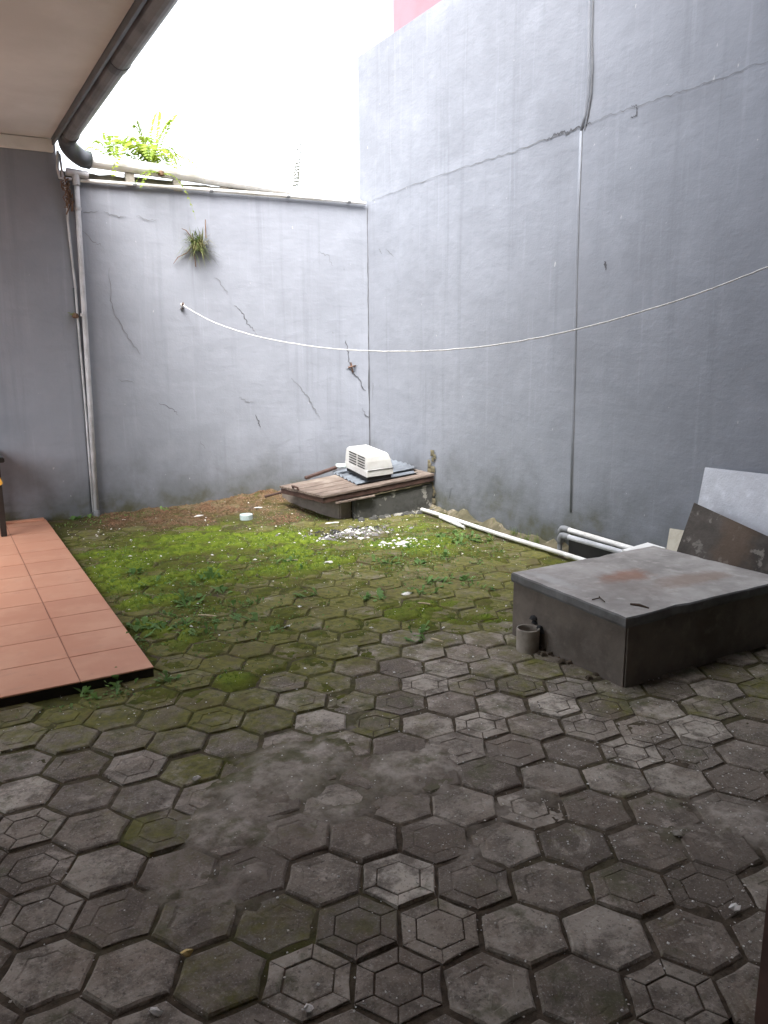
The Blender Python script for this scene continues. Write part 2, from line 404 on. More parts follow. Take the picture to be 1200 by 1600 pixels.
rd = MB(); xs = np.linspace(1.12, XR-.02, 60); pr4 = []
for i, x in enumerate(xs):
    zt = 2.835+(x+2.4)/(XR+2.4)*.06; h = (.055+.08*float(fbm(x*7, .5, 12)))*(1-.75*(x-1.1)/2.9)
    pr4.append([(x, YB+.012, zt-.01), (x, YB+.025, zt+h*.8), (x, YB+.07, zt+h), (x, YB+.13, zt-.01)])
rd.add([local(bw, p) for q in pr4 for p in q], [(i*4+j, (i+1)*4+j, (i+1)*4+j+1, i*4+j+1) for i in range(59) for j in range(3)])
rd.build('rubble_coping', M['body1x'], bw)
# corner seam between the two walls
seam = MB(); seam.tube([local(bw, (XR-.004+random.uniform(-.003,.003), YB-.004, z)) for z in np.linspace(.4, 2.86, 26)], [random.uniform(.004,.011) if z < 1.2 else random.uniform(.0015,.004) for z in np.linspace(.4, 2.86, 26)], 6)
seam.build('corner_seam', M['crack'], bw)
hk = MB(); hp = back(284, 477)
hk.tube([local(bw, hp+Vector((0,.02,0))), local(bw, hp+Vector((0,-.03,0))), local(bw, hp+Vector((0,-.045,.018)))], .008, 8)
hk.lathe([(0,0),(.018,0),(.018,.004),(0,.004)], tuple(local(bw, hp+Vector((0,-.004,-.03)))), 12)
hk.build('rope_hook', M['metal'], bw)
nl = MB(); q = back(548, 574); nl.tube([local(bw, q+Vector((-.03,-.004,.0))), local(bw, q+Vector((.01,-.03,.01))), local(bw, q+Vector((.05,-.01,.015)))], .009, 7)
nl.tube([local(bw, q+Vector((0,-.004,.05))), local(bw, q+Vector((.004,-.02,0))), local(bw, q+Vector((.02,-.006,-.05)))], .008, 7)
nl.build('wire_stub', M['metal'], bw)

# ---- side wall
rw = thing('side_wall', 'tall grey-blue rendered wall with a horizontal crack and a vertical conduit', 'wall', (XR+.09, 3.0, 0))
YE = 7.53; ZT = 4.29
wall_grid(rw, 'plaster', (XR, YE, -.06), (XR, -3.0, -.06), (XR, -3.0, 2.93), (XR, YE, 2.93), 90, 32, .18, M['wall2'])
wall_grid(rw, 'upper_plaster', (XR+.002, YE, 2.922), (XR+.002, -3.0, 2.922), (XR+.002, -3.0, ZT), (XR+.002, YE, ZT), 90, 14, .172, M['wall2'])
ribbon(rw, 'ledge_crack', [side(x, y) for x, y in ((582,313),(640,291),(700,270),(760,250),(800,238),(850,219),(880,209),(906,199))], .008, SN, M['crack_soft'], .008, .004, 8)
ribbon(rw, 'ledge_crack', [side(x, y) for x, y in ((850,220),(868,211),(885,207),(906,199),(925,192))], .016, SN, M['crack'], .012, .005, 8)
ribbon(rw, 'ledge_crack', [side(x, y) for x, y in ((906,199),(950,181),(990,167),(1040,152),(1077,139),(1110,128),(1190,98),(1260,74))], .006, SN, M['crack_soft'], .008, .004, 8)
for pts, wd, mt in [([(986,167),(995,165),(995,181),(986,183)], .010, 'crack'), ([(945,408),(947,422)], .02, 'crack'),
                    ([(592,388),(597,396)], .012, 'crack_soft'), ([(603,388),(616,402)], .009, 'crack_soft'),
                    ([(583,598),(583,625)], .008, 'crack'), ([(637,540),(634,560),(636,580)], .006, 'crack_soft'),
                    ([(700,780),(705,760)], .01, 'crack_soft')]:
    ribbon(rw, 'crack', [side(*p) for p in pts], wd, SN, M[mt])
# plastered-over conduit running up the wall
cpts = [side(893,800,-.004), side(896,650,-.004), side(900,480,-.004), side(904,330,-.004), side(909,205,-.004)]
cd = MB(); cd.tube([local(rw, p) for p in cpts], [.0135]*5, 10)
cd.tube([local(rw, p) for p in (side(909,205,-.004), side(915,180,-.004), side(919,150,-.003), side(921,110,-.003), side(920,60,-.004), side(922,0,-.005), side(925,-80,-.005))], [.0135,.015,.018,.019,.018,.016,.016], 10)
cd.build('conduit', M['wall2'], rw, smooth=True)
cd = MB(); cd.tube([local(rw, p+Vector((-.005,-.014,0))) for p in cpts], .0038, 6)
cd.tube([local(rw, p+Vector((.002,-.026,0))) for p in (side(909,205,.002), side(914,182,.006), side(919,150,.01), side(921,105,.01), side(920,60,.006), side(922,0,.004), side(925,-80,.004))], .006, 6)
cd.build('shade_line', M['crack_soft'], rw)  # dark line laid beside the conduit to paint its shadow
# rough mortar skirt along the foot of the side wall
mo = MB(); ys = np.linspace(6.15, 3.3, 90); n = len(ys); prof = []
for y in ys:
    h = .012+.16*max(0, float(fbm(y*5, 1.7, 3))-.25) * (1.0 if y > 4.3 else .5); d = .02+.16*float(fbm(y*6, 8.1, 4))
    prof.append([(XR-.002, y, h), (XR-.012-.02*float(fbm(y*11, 3, 9)), y, h*.93), (XR-d*.6, y, h*.45), (XR-d, y, .0), (XR-d-.01, y, -.05)])
mo.add([local(rw, p) for rr in prof for p in rr], [(i*5+j, i*5+j+1, (i+1)*5+j+1, (i+1)*5+j) for i in range(n-1) for j in range(4)])
mo.build('mortar_skirt', M['mortar'], rw)
# lumps of mortar at the junction with the pit
lm = MB()
for i in range(16):
    c = Vector((XR-.012, 6.2-random.uniform(0,.12), .08+.03*i)); s = random.uniform(.012, .034)
    lm.add([local(rw, c+Vector((-math.cos(a)*s*.3*math.cos(b), math.sin(a)*s, math.sin(b)*s))) for b in (-1.2,-.4,.5,1.3) for a in np.linspace(-1.5,1.5,6)],
           [(j*6+k, j*6+k+1, (j+1)*6+k+1, (j+1)*6+k) for j in range(3) for k in range(5)])
lm.build('mortar_lump', M['mortar'], rw)

# ---- neighbour's pink wall beyond
pk = thing('pink_wall', 'faded pink neighbouring building wall rising behind the tall grey wall', 'building', (XR+.35, 3, 0))
m = MB(); m.box(local(pk, (XR+.19, -3, 0)), local(pk, (XR+.5, 7.16, 6.6))); m.build('wall', M['pink'], pk)
m = MB(); m.box(local(pk, (XR-.02, -3, 6.6)), local(pk, (XR+.7, 7.45, 6.7))); m.build('coping', M['white'], pk)
m = MB(); m.tube([local(pk, (XR+.1, y, ZT+.012+random.uniform(-.004,.006))) for y in np.linspace(7.1, 3, 50)], [random.uniform(.012,.03) for _ in range(50)], 6)
m.build('mortar_fillet', M['mortar'], pk)

# ---- house the picture is taken from: room, overhanging roof, door frame
ho = thing('house', 'house with brown door frame and roof overhanging the near end of the yard', 'house', (1.5, -1.5, 0))
def hpart(name, boxes, mat):
    m = MB()
    for a, b in boxes: m.box(local(ho, a), local(ho, b))
    return m.build(name, mat, ho)
hpart('front_wall', [((1.60,.72,-.05),(XR-.003,.86,3.0)), ((-1.9,.72,-.05),(-.55,.86,3.0)), ((-.55,.72,2.3),(1.60,.86,3.0))], M['innerwall'])
hpart('room_wall', [((-2.05,-3.4,-.05),(XR-.003,-3.25,3.0)), ((-2.05,-3.25,-.05),(-1.9,3.4,3.0))], M['innerwall'])
hpart('room_floor', [((-1.9,-3.25,-.05),(XR-.003,.72,.05))], M['innerwall'])
hpart('overhang', [((1.02,-3.4,3.002),(XR-.003,2.1,3.10)), ((-2.05,-3.4,3.002),(1.02,3.0,3.10))], M['soffit'])
hpart('added_shade_block', [((-2.05,-3.4,3.102),(1.02,2.1,7.2)), ((1.02,-3.4,3.102),(XR-.003,2.1,7.2))], M['innerwall'])  # unseen block added above the roof to shade the near side wall
fj = MB(); jx, jy = 1.461, .907
fj.box(local(ho, (jx, jy-.19, 0.0)), local(ho, (jx+.139, jy, 2.3))); fr = fj.build('door_frame', M['brownframe'], ho, bevel=.006)
fj = MB(); fj.box(local(ho, (-.55, jy-.19, 0)), local(ho, (-.41, jy, 2.3))); fj.build('door_frame', M['brownframe'], ho, bevel=.006)
fj = MB(); fj.box(local(ho, (-.41, jy-.19, 2.16)), local(ho, (jx, jy, 2.3))); fj.build('door_frame', M['brownframe'], ho, bevel=.006)

# ---- porch roof on the left
pr = thing('porch_roof', 'pale flat porch ceiling with white cornice above the terracotta terrace', 'roof', (-.4, 5, 3.1))
def ppart(name, boxes, mat, **kw):
    m = MB()
    for a, b in boxes: m.box(local(pr, a), local(pr, b))
    return m.build(name, mat, pr, **kw)
for i in range(3):
    y0 = 3.002 + i*1.45
    ppart('ceiling_board', [((-1.9, y0, 3.168+.001*i), (1.085, min(y0+1.446, YB-.004), 3.18+.001*i))], M['soffit'])
ppart('cornice', [((-1.9, YB-.045, 3.07), (1.10, YB-.003, 3.165))], M['white'], bevel=.004)
ppart('fascia', [((1.088, 2.31, 3.12), (1.106, YB-.05, 3.27))], M['gutter_d'])
m = MB(); m.add([local(pr, p) for p in ((1.16,2.31,3.24),(1.16,YB+.2,3.24),(-2.1,YB+.2,3.95),(-2.1,2.31,3.95),(1.16,2.31,3.26),(1.16,YB+.2,3.26),(-2.1,YB+.2,3.97),(-2.1,2.31,3.97))],
      [(0,3,2,1),(4,5,6,7),(0,1,5,4),(1,2,6,5),(2,3,7,6),(3,0,4,7)]); m.build('roof_sheet', M['roof'], pr)
ppart('end_wall', [((-2.05, YB-.002, 2.84), (1.12, YB+.13, 3.4))], M['wall'])

# round gutter pipe along the eave, elbow, then white pipe over the back wall
gz, gx = 3.16, 1.185
gt = thing('gutter_pipe', 'dark grey round gutter pipe along the porch eave ending in an elbow', 'pipe', (gx, 4.5, gz))
m = MB(); m.tube([local(gt, (gx, y, gz)) for y in (2.32, 3.2, 5.25)], .065, 20); m.build('pipe', M['gutter'], gt, smooth=False)
m = MB(); m.tube([local(gt, (gx, 5.25, gz)), local(gt, (gx, 7.05, gz-.006))], .063, 20); m.build('pipe', M['gutter'], gt)
for y in (5.2, 3.9):
    m = MB(); m.tube([local(gt, (gx, y-.05, gz)), local(gt, (gx, y+.05, gz))], .0685, 20); m.build('collar', M['gutter_d'], gt)
m = MB(); el = [(gx, 6.98, gz-.006), (gx, 7.1, gz-.006)]
for a in np.linspace(0, 1, 9):
    th = a*math.pi/2; el.append((gx+.135*(1-math.cos(th)), 7.16+.15*math.sin(th), gz-.01-.112*a))
el.append((gx+.19, 7.32, gz-.126))
m.tube([local(gt, p) for p in el], .071, 20); m.build('elbow', M['gutter_d'], gt, smooth=True)
wp = thing('rain_pipe', 'stained white rain pipe lying along the top of the back wall', 'pipe', (2.6, YB, 2.98))
P0 = Vector((gx+.19, 7.33, gz-.125)); P1 = back(400, 288)+Vector((0,.06,0)); P2 = Vector((XR-.03, YB+.12, 2.905))
m = MB(); m.tube([local(wp, p) for p in (P0, P0.lerp(P1, .5)+Vector((0,0,.005)), P1)], .057, 18); m.build('pipe', M['pvc_w'], wp)
m = MB(); m.tube([local(wp, p) for p in (P1+(P1-P2).normalized()*.06, P2)], .052, 18); m.build('pipe', M['pvc_w'], wp)
m = MB(); m.tube([local(wp, P1+(P1-P2).normalized()*.10), local(wp, P1-(P1-P2).normalized()*.02)], .064, 18); m.build('socket', M['pvc_w'], wp)
for t in (.22, .5, .8):
    p = P0.lerp(P1, t); m = MB(); m.box(local(wp, p+Vector((-.035,-.02,-.15))), local(wp, p+Vector((.035,.05,-.052)))); m.build('support_block', M['stone'], wp)
tc = thing('thin_conduit', 'thin white conduit fixed along the top edge of the back wall', 'pipe', (2.6, YB, 2.86))
m = MB(); cl = [back(122, 281.5, .03), back(250, 291, .03), back(400, 302, .03), back(490, 309.5, .03), back(571, 317.5, .03)]
m.tube([local(tc, p) for p in cl], .015, 10); m.build('pipe', M['pvc_w'], tc)
for x, y in ((210,288.5),(330,297.5),(450,306.5),(545,315)):
    p = back(x, y, .03); m = MB(); m.tube([local(tc, p+Vector((-.015,0,0))), local(tc, p+Vector((.015,0,.001)))], .019, 10); m.build('clip', M['pvc_g'], tc)

# ---- downpipe and cable at the left of the back wall
dp = thing('downpipe', 'slim grey downpipe running down the back wall to the ground', 'pipe', tuple(back(152, 812)))
a = back(118.5, 272, .045); b = back(127.5, 420, .04); c = back(140, 620, .04); d = back(151.5, 806, .04)
m = MB(); m.tube([local(dp, p) for p in (a, b, c, d)], .0225, 14); m.build('pipe', M['pvc_m'], dp, smooth=True)
m = MB(); t = back(118, 272, .045); m.tube([local(dp, t+Vector((-.075,0,.015))), local(dp, t+Vector((.1,0,-.0)))], .031, 14); m.tube([local(dp, t), local(dp, t+Vector((0,0,-.085)))], .03, 14); m.build('tee_fitting', M['pvc_m'], dp)
for px_, py_ in ((121.5,326),(130.5,492)):
    p = back(px_, py_, .04); m = MB(); m.tube([local(dp, p+Vector((0,0,-.012))), local(dp, p+Vector((0,0,.012)))], .027, 14); m.box(local(dp, p+Vector((-.01,.0,-.012))), local(dp, p+Vector((.03,.038,.012)))); m.build('clamp', M['pvc_m'], dp)
m = MB(); p = back(151.5, 806, .04); e = [p+Vector((0,0,.05)), p+Vector((0,0,.0)), p+Vector((.0,-.02,-.03)), p+Vector((-.05,-.05,-.045))]
m.tube([local(dp, q) for q in e], .027, 14); m.tube([local(dp, p+Vector((-.02,-.05,-.04))), local(dp, p+Vector((-.15,-.10,-.045)))], .034, 14); m.build('foot_elbow', M['pvc_g'], dp)
cb = thing('loose_cable', 'thin pale cable hanging loosely beside the grey downpipe', 'cable', tuple(back(108, 300)))
pts = [back(93, 240, .03), back(97, 270, .05), back(104, 300, .05), back(106, 345, .03), back(112, 400, .02), back(118, 450, .02), back(121, 492, .02), back(127, 560, .02), back(134, 640, .02), back(141, 735, .02), back(146, 800, .02)]
m = MB(); m.tube([local(cb, p) for p in pts], .010, 8); m.build('cable', M['pvc_m'], cb, smooth=True)
m = MB(); m.tube([local(cb, p+Vector((-.012,.012,0))) for p in pts[5:]], .008, 8); m.build('shade_strip', M['gutter_d'], cb, smooth=True)  # thin dark strip painting the shade left of the downpipe
m = MB(); m.tube([local(cb, p) for p in (back(90,236,.04), back(90,262,.05), back(93,278,.05), back(112,280,.05))], .012, 8); m.build('old_pipe', M['pvc_m'], cb)
vn = thing('dry_vine', 'tangled dry brown vine hanging by the cable under the gutter elbow', 'plant', tuple(back(105, 285)))
m = MB()
for i in range(9):
    x, y = random.uniform(96, 108), random.uniform(276, 290); pts = []
    for k in range(9): pts.append(local(vn, back(x+random.uniform(-5,6)+k*.8, y+k*random.uniform(3,6.5), .04+random.uniform(-.015,.05))))
    m.tube(pts, random.uniform(.003,.007), 5)
m.build('stems', M['vine'], vn)

# ---- clothes line
cl = thing('clothes_line', 'white nylon clothes line sagging across the yard from a wall hook', 'rope', (2.09, YB, 1.88))
rp = [(2.089,7.33,1.883),(2.228,6.961,1.733),(2.425,6.399,1.596),(2.675,5.686,1.500),(2.892,5.066,1.468),(3.081,4.526,1.478),(3.246,4.052,1.522),(3.392,3.636,1.592),(3.521,3.267,1.680),(3.636,2.939,1.776),(3.738,2.647,1.880),(3.87,2.27,2.02),(4.005,1.90,2.17)]
def catmull(P, k=8):
    P = [Vector(p) for p in P]; o = []
    for i in range(len(P)-1):
        p0 = P[max(i-1,0)]; p1 = P[i]; p2 = P[i+1]; p3 = P[min(i+2,len(P)-1)]
        for j in range(k):
            t = j/k; o.append(.5*((2*p1)+(p2-p0)*t+(2*p0-5*p1+4*p2-p3)*t*t+(3*p1-p0-3*p2+p3)*t**3))
    o.append(P[-1]); return o
rs = [p+Vector((0,0,random.uniform(-.0015,.0015))) for p in catmull(rp)]
m = MB(); m.tube([local(cl, p) for p in rs], .0042, 8); m.build('line', M['rope'], cl, smooth=True)
m = MB(); k0 = rs[0]; m.tube([local(cl, k0+Vector((.012*math.cos(t), .004*t-.01, .014*math.sin(t)))) for t in np.linspace(0, 9, 24)], .005, 6); m.build('knot', M['rope'], cl)
m = MB(); k0 = rs[-1]; m.tube([local(cl, k0+Vector((.03,0,0))), local(cl, k0+Vector((-.02,0,0)))], .007, 8); m.build('end_hook', M['metal'], cl)

# ---- terracotta terrace
pf = MB(); TX, TY, TP, TZ = .781, 3.552, .3265, .045
pf.box((-1.9, TY+.004, -.07), (TX-.004, YB-.003, TZ-.006)); pfo = pf.build('terrace', M['slabbase']); tag(pfo, kind='structure')
gr_ = MB(); gr_.box((-1.89, TY+.006, TZ-.0055), (TX-.006, YB-.006, TZ-.0032)); gr_.build('grout', simple('grout', (.26, .135, .10), (.20, .10, .075), 9), pfo)
tm = MB(); hw = TP/2-.0018
tm.box((-hw,-hw,-.008), (hw,hw,0)); tme = tm.mesh('tile', M['tile'], bevel=.0022, seg=2)
for i in range(8):
    for j in range(12):
        x = TX-TP*(i+.5); y = TY+TP*(j+.5)
        if y+hw > YB-.01: continue
        t = link('tile', tme, pfo, (x, y, TZ+random.uniform(-.0008,.0008))); t.rotation_euler = (random.uniform(-.0025,.0025), random.uniform(-.0025,.0025), random.uniform(-.003,.003))
cut = MB(); cut.box((-.0, TY+TP*11+.003, TZ-.008), (TX-.003, YB-.006, TZ)); 
for i in range(8):
    m = MB(); m.box((TX-TP*(i+1)+.003, TY+TP*11+.003, TZ-.008), (TX-TP*i-.003, YB-.006, TZ)); m.build('tile', M['tile'], pfo, bevel=.002)
m = MB(); m.box((.42, YB-.06, TZ+.001), (TX-.02, YB-.004, TZ+.018)); m.build('tile_offcut', M['tile'], pfo, bevel=.003)

# ================================================================= PAVING
A0 = Vector((.182, -.119)); A1 = Vector((.191, .106)); AO = Vector((1.257, 2.744))
Rc = .1250
def hexpt(r_, k): return (r_*math.cos(math.pi/3*k), r_*math.sin(math.pi/3*k))
def paver_mesh(kind, seed):
    rg = random.Random(seed); m = MB(); T = .0
    jit = [rg.uniform(-.004, .001) if rg.random() < .8 else rg.uniform(-.009, -.004) for _ in range(6)]
    jm = [rg.uniform(-.0045, .0008) for _ in range(6)]
    def outer(s, z):
        o = []
        for k in range(6):
            a = hexpt(Rc+jit[k]-s, k); b = hexpt(Rc+jit[(k+1) % 6]-s, k+1); o.append((*a, z))
            mx = ((a[0]+b[0])/2, (a[1]+b[1])/2); l = math.hypot(*mx); o.append((mx[0]*(1+jm[k]/l), mx[1]*(1+jm[k]/l), z))
        return o
    rings = [outer(0, -.05), outer(0, -.012), outer(.004, -.0045)]
    if kind == 'plain':
        sp = [rg.uniform(-.0012, .001) for _ in range(12)]
        rings.append([(p[0], p[1], sp[i]) for i, p in enumerate(outer(.011, 0))])
        gd = rg.choice([0, 0, .0006, .0015, .0028])
        for s, z in ((.043+rg.uniform(-.004,.006), .0), (.052, -gd), (.062, -gd*.3), (.098, .0012)):
            ring = outer(s, 0); rings.append([(p[0], p[1], z+rg.uniform(-.0012,.0012)) for p in ring])
        rings = rings; N_ = len(rings)
        vs_ = [p for r_ in rings for p in r_] + [(0,0,.001)]
        fs = [(i*12+k, i*12+(k+1) % 12, (i+1)*12+(k+1) % 12, (i+1)*12+k) for i in range(N_-1) for k in range(12)]
        fs += [((N_-1)*12+k, (N_-1)*12+(k+1) % 12, N_*12) for k in range(12)]
        m.add(vs_, fs)
        me = m.mesh('paver', [M['paver'], M['soil']])
    else:
        ri = Rc*rg.uniform(.50, .57); gw = rg.uniform(.004, .0065); sw = rg.uniform(.003, .005); dp_ = rg.uniform(.0022, .0034) if kind == 'worn' else rg.uniform(.003, .0045)
        # body with groove floor
        base = [outer(0, -.05), outer(0, -.012), outer(.004, -dp_)]
        vs_ = [p for r_ in base for p in r_] + [(0,0,-dp_)]
        fs = [(i*12+k, i*12+(k+1) % 12, (i+1)*12+(k+1) % 12, (i+1)*12+k) for i in range(2) for k in range(12)]
        m.add(vs_, fs); m.add(base[2]+[(0,0,-dp_)], [(k, (k+1) % 12, 12) for k in range(12)], 0 if kind == 'worn' else 1)
        def pad(poly, z):
            c = Vector((sum(p[0] for p in poly)/len(poly), sum(p[1] for p in poly)/len(poly), 0)); n_ = len(poly)
            lo = [Vector((p[0], p[1], -dp_-.001)) for p in poly]; mid = [p.copy() for p in lo]
            for p in mid: p.z = z-.0013
            top = []
            for p in poly:
                q = Vector((p[0], p[1], 0)); q = q + (c-q).normalized()*.0035; q.z = z+rg.uniform(-.0009,.0006); top.append(q)
            m.add(lo+mid+top, [(a*n_+k, a*n_+(k+1) % n_, (a+1)*n_+(k+1) % n_, (a+1)*n_+k) for a in range(2) for k in range(n_)] + [tuple(2*n_+k for k in range(n_))])
        for k in range(6):
            a = Vector(hexpt(ri+gw, k)); b = Vector(hexpt(ri+gw, k+1)); c = Vector(hexpt(Rc+jit[(k+1) % 6]-.0035, k+1)); d = Vector(hexpt(Rc+jit[k]-.0035, k))
            e = (b-a).normalized()*sw*.5
            worn = rg.random() < (.75 if kind == 'worn' else .35)
            if worn: e = -e*.4
            mid = (c+d)/2; mid = mid*(1+jm[k]/mid.length)
            pad([a+e, d+e, mid, c-e, b-e], rg.uniform(-.0008,.0008) - (.001 if worn else 0))
        pad([hexpt(ri, k) for k in range(6)], rg.uniform(-.0015,.001))
        me = m.mesh('paver', [M['paver'], M['soil']])
    return me
kinds = [('plain', k) for k in range(1, 10)] + [('spoke', k) for k in range(11, 16)] + [('worn', k) for k in range(21, 29)]
pmesh = [paver_mesh(k, s) for k, s in kinds]

BL = [  # bright moss cushions: x, y, rx, ry, amount
    (1.75, 5.75, .6, .6, 1.0), (2.25, 5.75, .45, .45, .75), (1.3, 5.0, .35, .5, .65), (1.15, 6.0, .3, .5, .5), (2.5, 5.2, .5, .3, .5),
    (3.1, 5.1, .4, .4, .5), (3.4, 5.6, .35, .25, .3), (2.50, 3.45, .22, .16, .75), (2.35, 3.75, .35, .12, .35), (1.0, 4.3, .12, .4, .5), (2.0, 5.0, .5, .2, .5),
    (1.05, 3.32, .2, .12, .35), (1.0, 5.3, .2, .8, .35)]
FB = [(1.25, 3.05, .26, .16, .7), (1.12, 2.95, .2, .12, .5), (.86, 3.3, .25, .2, .9), (.74, 2.62, .2, .16, 1.0), (.45, 2.35, .2, .16, .6), (1.30, 2.62, .26, .2, .75), (1.45, 2.9, .3, .2, .6), (1.0, 2.85, .25, .2, .7), (1.1, 2.3, .3, .18, .35),
      (.62, 1.66, .2, .16, .75), (.95, 1.72, .12, .1, .35), (2.85, 2.05, .3, .3, .5), (3.2, 2.1, .4, .3, .6), (2.3, 2.75, .35, .3, .5), (2.5, 2.3, .4, .25, .45), (2.0, 3.1, .4, .3, .3), (3.1, 2.1, .5, .25, .5), (.2, 3.2, .5, .3, .5), (.5, 3.0, .4, .2, .45), (1.5, 1.5, .2, .15, .3), (1.9, 1.9, .2, .2, .25), (.35, 1.9, .2, .15, .3)]
def film(x, y):
    n_ = fbm(x*2.2, y*2.2, 31)-.5
    f = sstep(2.30, 3.55, y+1.1*n_-.12*sstep(1.5, 2.1, x))*.92 - .05*sstep(3.2, 4, x)
    for b in FB: f = np.maximum(f, b[4]*gauss(x, y, *b[:4]))
    return f
def bright(x, y):
    f = 0
    for b in BL: f = f + b[4]*gauss(x, y, *b[:4])
    f = f*(.2+1.6*sstep(.32,.66,fbm(x*4.5, y*4.5, 77)))*(.7+.6*fbm(x*17, y*17, 78)) ; return np.clip(f*sstep(7.25, 6.55, y)*(1-.9*gauss(x, y, 2.92, 5.55, .34, .2)), 0, 1)
DP = [(1.02, 2.45, .36, .26, 1.0), (1.35, 2.25, .32, .22, .9), (.74, 2.25, .26, .2, .8), (.55, 1.95, .2, .2, .7), (1.65, 2.2, .2, .2, .6), (.95, 2.12, .3, .16, .7), (2.05, 1.45, .25, .25, .65), (1.55, 1.85, .35, .12, .45), (.5, 2.5, .1, .2, .4), (1.25, 1.75, .2, .14, .4), (2.92, 5.55, .34, .17, 1.05), (3.1, 5.15, .2, .08, .6)]
def dust(x, y):
    f = 0
    for b in DP: f = np.maximum(f, b[4]*gauss(x, y, *b[:4]))
    return f
def occupied(x, y, mg=0.0):
    if x < TX-.0+mg and y > TY-.10-mg and y > TY+.02: return x < TX-.02
    return (x > 2.66 and 2.44 < y < 3.04) or (x > 3.3 and y > 6.25)
LIGHT = {(624,1375): .95, (830,1255): .85, (560,1062): .62, (540,1165): .75, (205,1198): .62, (297,1202): .6, (1095,1140): .72, (866,1102): .62, (45,1290): .55, (50,1410): .5, (503,1122): .6, (753,1130): .6, (838,1210): .4, (1108,1075): .4, (40,1245): .6, (660,1065): .5, (120,1395): .35, (480,1535): .42, (30,1190): .55}
lights = [(gnd(*k), v) for k, v in LIGHT.items()]
GROOVE = [(866,1102), (942,1105), (920,1136), (1007,1140), (1095,1140), (752,1130), (814,1073), (890,1073), (50,1405), (45,1290), (50,1355), (624,1375), (480,1535), (628,1540), (560,1440), (690,1450), (1107,1107), (585,1122), (990,1180), (1065,1180), (1110,1560), (665,1065), (740,1066)]
grooves = [gnd(*k) for k in GROOVE]
rr = random.Random(5); cand = []
for i in range(-45, 60):
    for j in range(-45, 60):
        q = AO + A0*i + A1*j; x, y = q.x, q.y
        if not (-.9 < x < XR-.10 and .92 < y < YB-.12): continue
        if occupied(x, y): continue
        if x < .72 and y > TY-.0: continue
        v = Vector((x, y, 0))-CP; wz = v.dot(cf)
        if wz < .3: continue
        sx = 600+FL*v.dot(cr)/wz; sy = 800-FL*v.dot(cu)/wz
        vis = -70 < sx < 1270 and sy < 1690
        cand.append((wz if vis else 50+wz, x, y, vis))
cand.sort()
pav = MB(); pav.box((-.9, .9, -.07), (XR-.05, YB-.01, -.045)); pavo = pav.build('paving', M['soil']); tag(pavo, kind='structure')
rest = MB(); nP = 0
ang0 = -.012
for idx, (wz, x, y, vis) in enumerate(cand):
    near = min((math.hypot(x-l.x, y-l.y), v) for l, v in lights)
    tone = near[1] if near[0] < .09 else rr.choice([.0,.05,.12,.2,.3,.42,.2,.1,.5])
    gr = min(math.hypot(x-l.x, y-l.y) for l in grooves) < .09
    pr_ = .62 if x > 1.6 else .3
    k = rr.randrange(9, 14) if gr else (rr.randrange(14, 22) if rr.random() < pr_*.7 else rr.randrange(0, 9))
    fl = float(film(x, y)) + rr.uniform(-.10, .10)
    if near[0] < .09 and y < 3.4: fl -= .25
    z = rr.uniform(-.0055, .003); rx_, ry_ = rr.uniform(-.02,.02), rr.uniform(-.02,.02); rz_ = ang0+rr.uniform(-.022,.022)+rr.randrange(6)*math.pi/3
    px_, py_ = x+rr.uniform(-.003,.003), y+rr.uniform(-.003,.003)
    if vis and nP < 300:
        o = link('paver', pmesh[k], pavo, (px_, py_, z)); o.rotation_euler = (rx_, ry_, rz_)
        o['moss'] = max(0.0, fl); o['tone'] = tone; o['dirt'] = min(1.0, max(0.0, float(dust(x, y))*.9+rr.uniform(-.1,.25))); nP += 1
    else:
        me = pmesh[k]; Mx = Matrix.Translation((px_, py_, z)) @ Matrix.Rotation(rz_, 4, 'Z') @ Matrix.Rotation(rx_, 4, 'X')
        rest.add([Mx @ v.co for v in me.vertices], [tuple(p.vertices) for p in me.polygons])
ro = rest.build('paver_remainder', [M['paver'], M['soil']], pavo); tag(ro, kind='stuff'); ro['moss'] = .85; ro['tone'] = .2; ro['dirt'] = .2

def sheet(name, x0, x1, y0, y1, step, zf, attrs, mats, parent=None, keep=None):
    nx = int((x1-x0)/step); ny = int((y1-y0)/step)
    X, Y = np.meshgrid(np.linspace(x0, x1, nx+1), np.linspace(y0, y1, ny+1)); Z = zf(X, Y)
    me = bpy.data.meshes.new(name); idx = np.arange((nx+1)*(ny+1)).reshape(ny+1, nx+1)
    F = np.stack([idx[:-1,:-1], idx[:-1,1:], idx[1:,1:], idx[1:,:-1]], -1).reshape(-1, 4)
    if keep is not None:
        kv = keep(X, Y, Z); kf = (kv[:-1,:-1] | kv[:-1,1:] | kv[1:,1:] | kv[1:,:-1]).reshape(-1); F = F[kf]
    used = np.unique(F); remap = np.zeros((nx+1)*(ny+1), int); remap[used] = np.arange(len(used)); F = remap[F]
    V = np.stack([X.ravel(), Y.ravel(), Z.ravel()], -1)[used]
    me.vertices.add(len(V)); me.vertices.foreach_set('co', V.ravel().astype(np.float32))
    me.loops.add(F.size); me.loops.foreach_set('vertex_index', F.ravel().astype(np.int32))
    me.polygons.add(len(F)); me.polygons.foreach_set('loop_start', np.arange(0, F.size, 4, dtype=np.int32))
    me.update(calc_edges=True); me.validate()
    me.polygons.foreach_set('use_smooth', [True]*len(me.polygons))
    for k, fn in attrs.items():
        at = me.attributes.new(k, 'FLOAT', 'POINT'); at.data.foreach_set('value', fn(X, Y).ravel()[used].astype(np.float32))
    me.materials.append(mats); return link(name, me, parent)

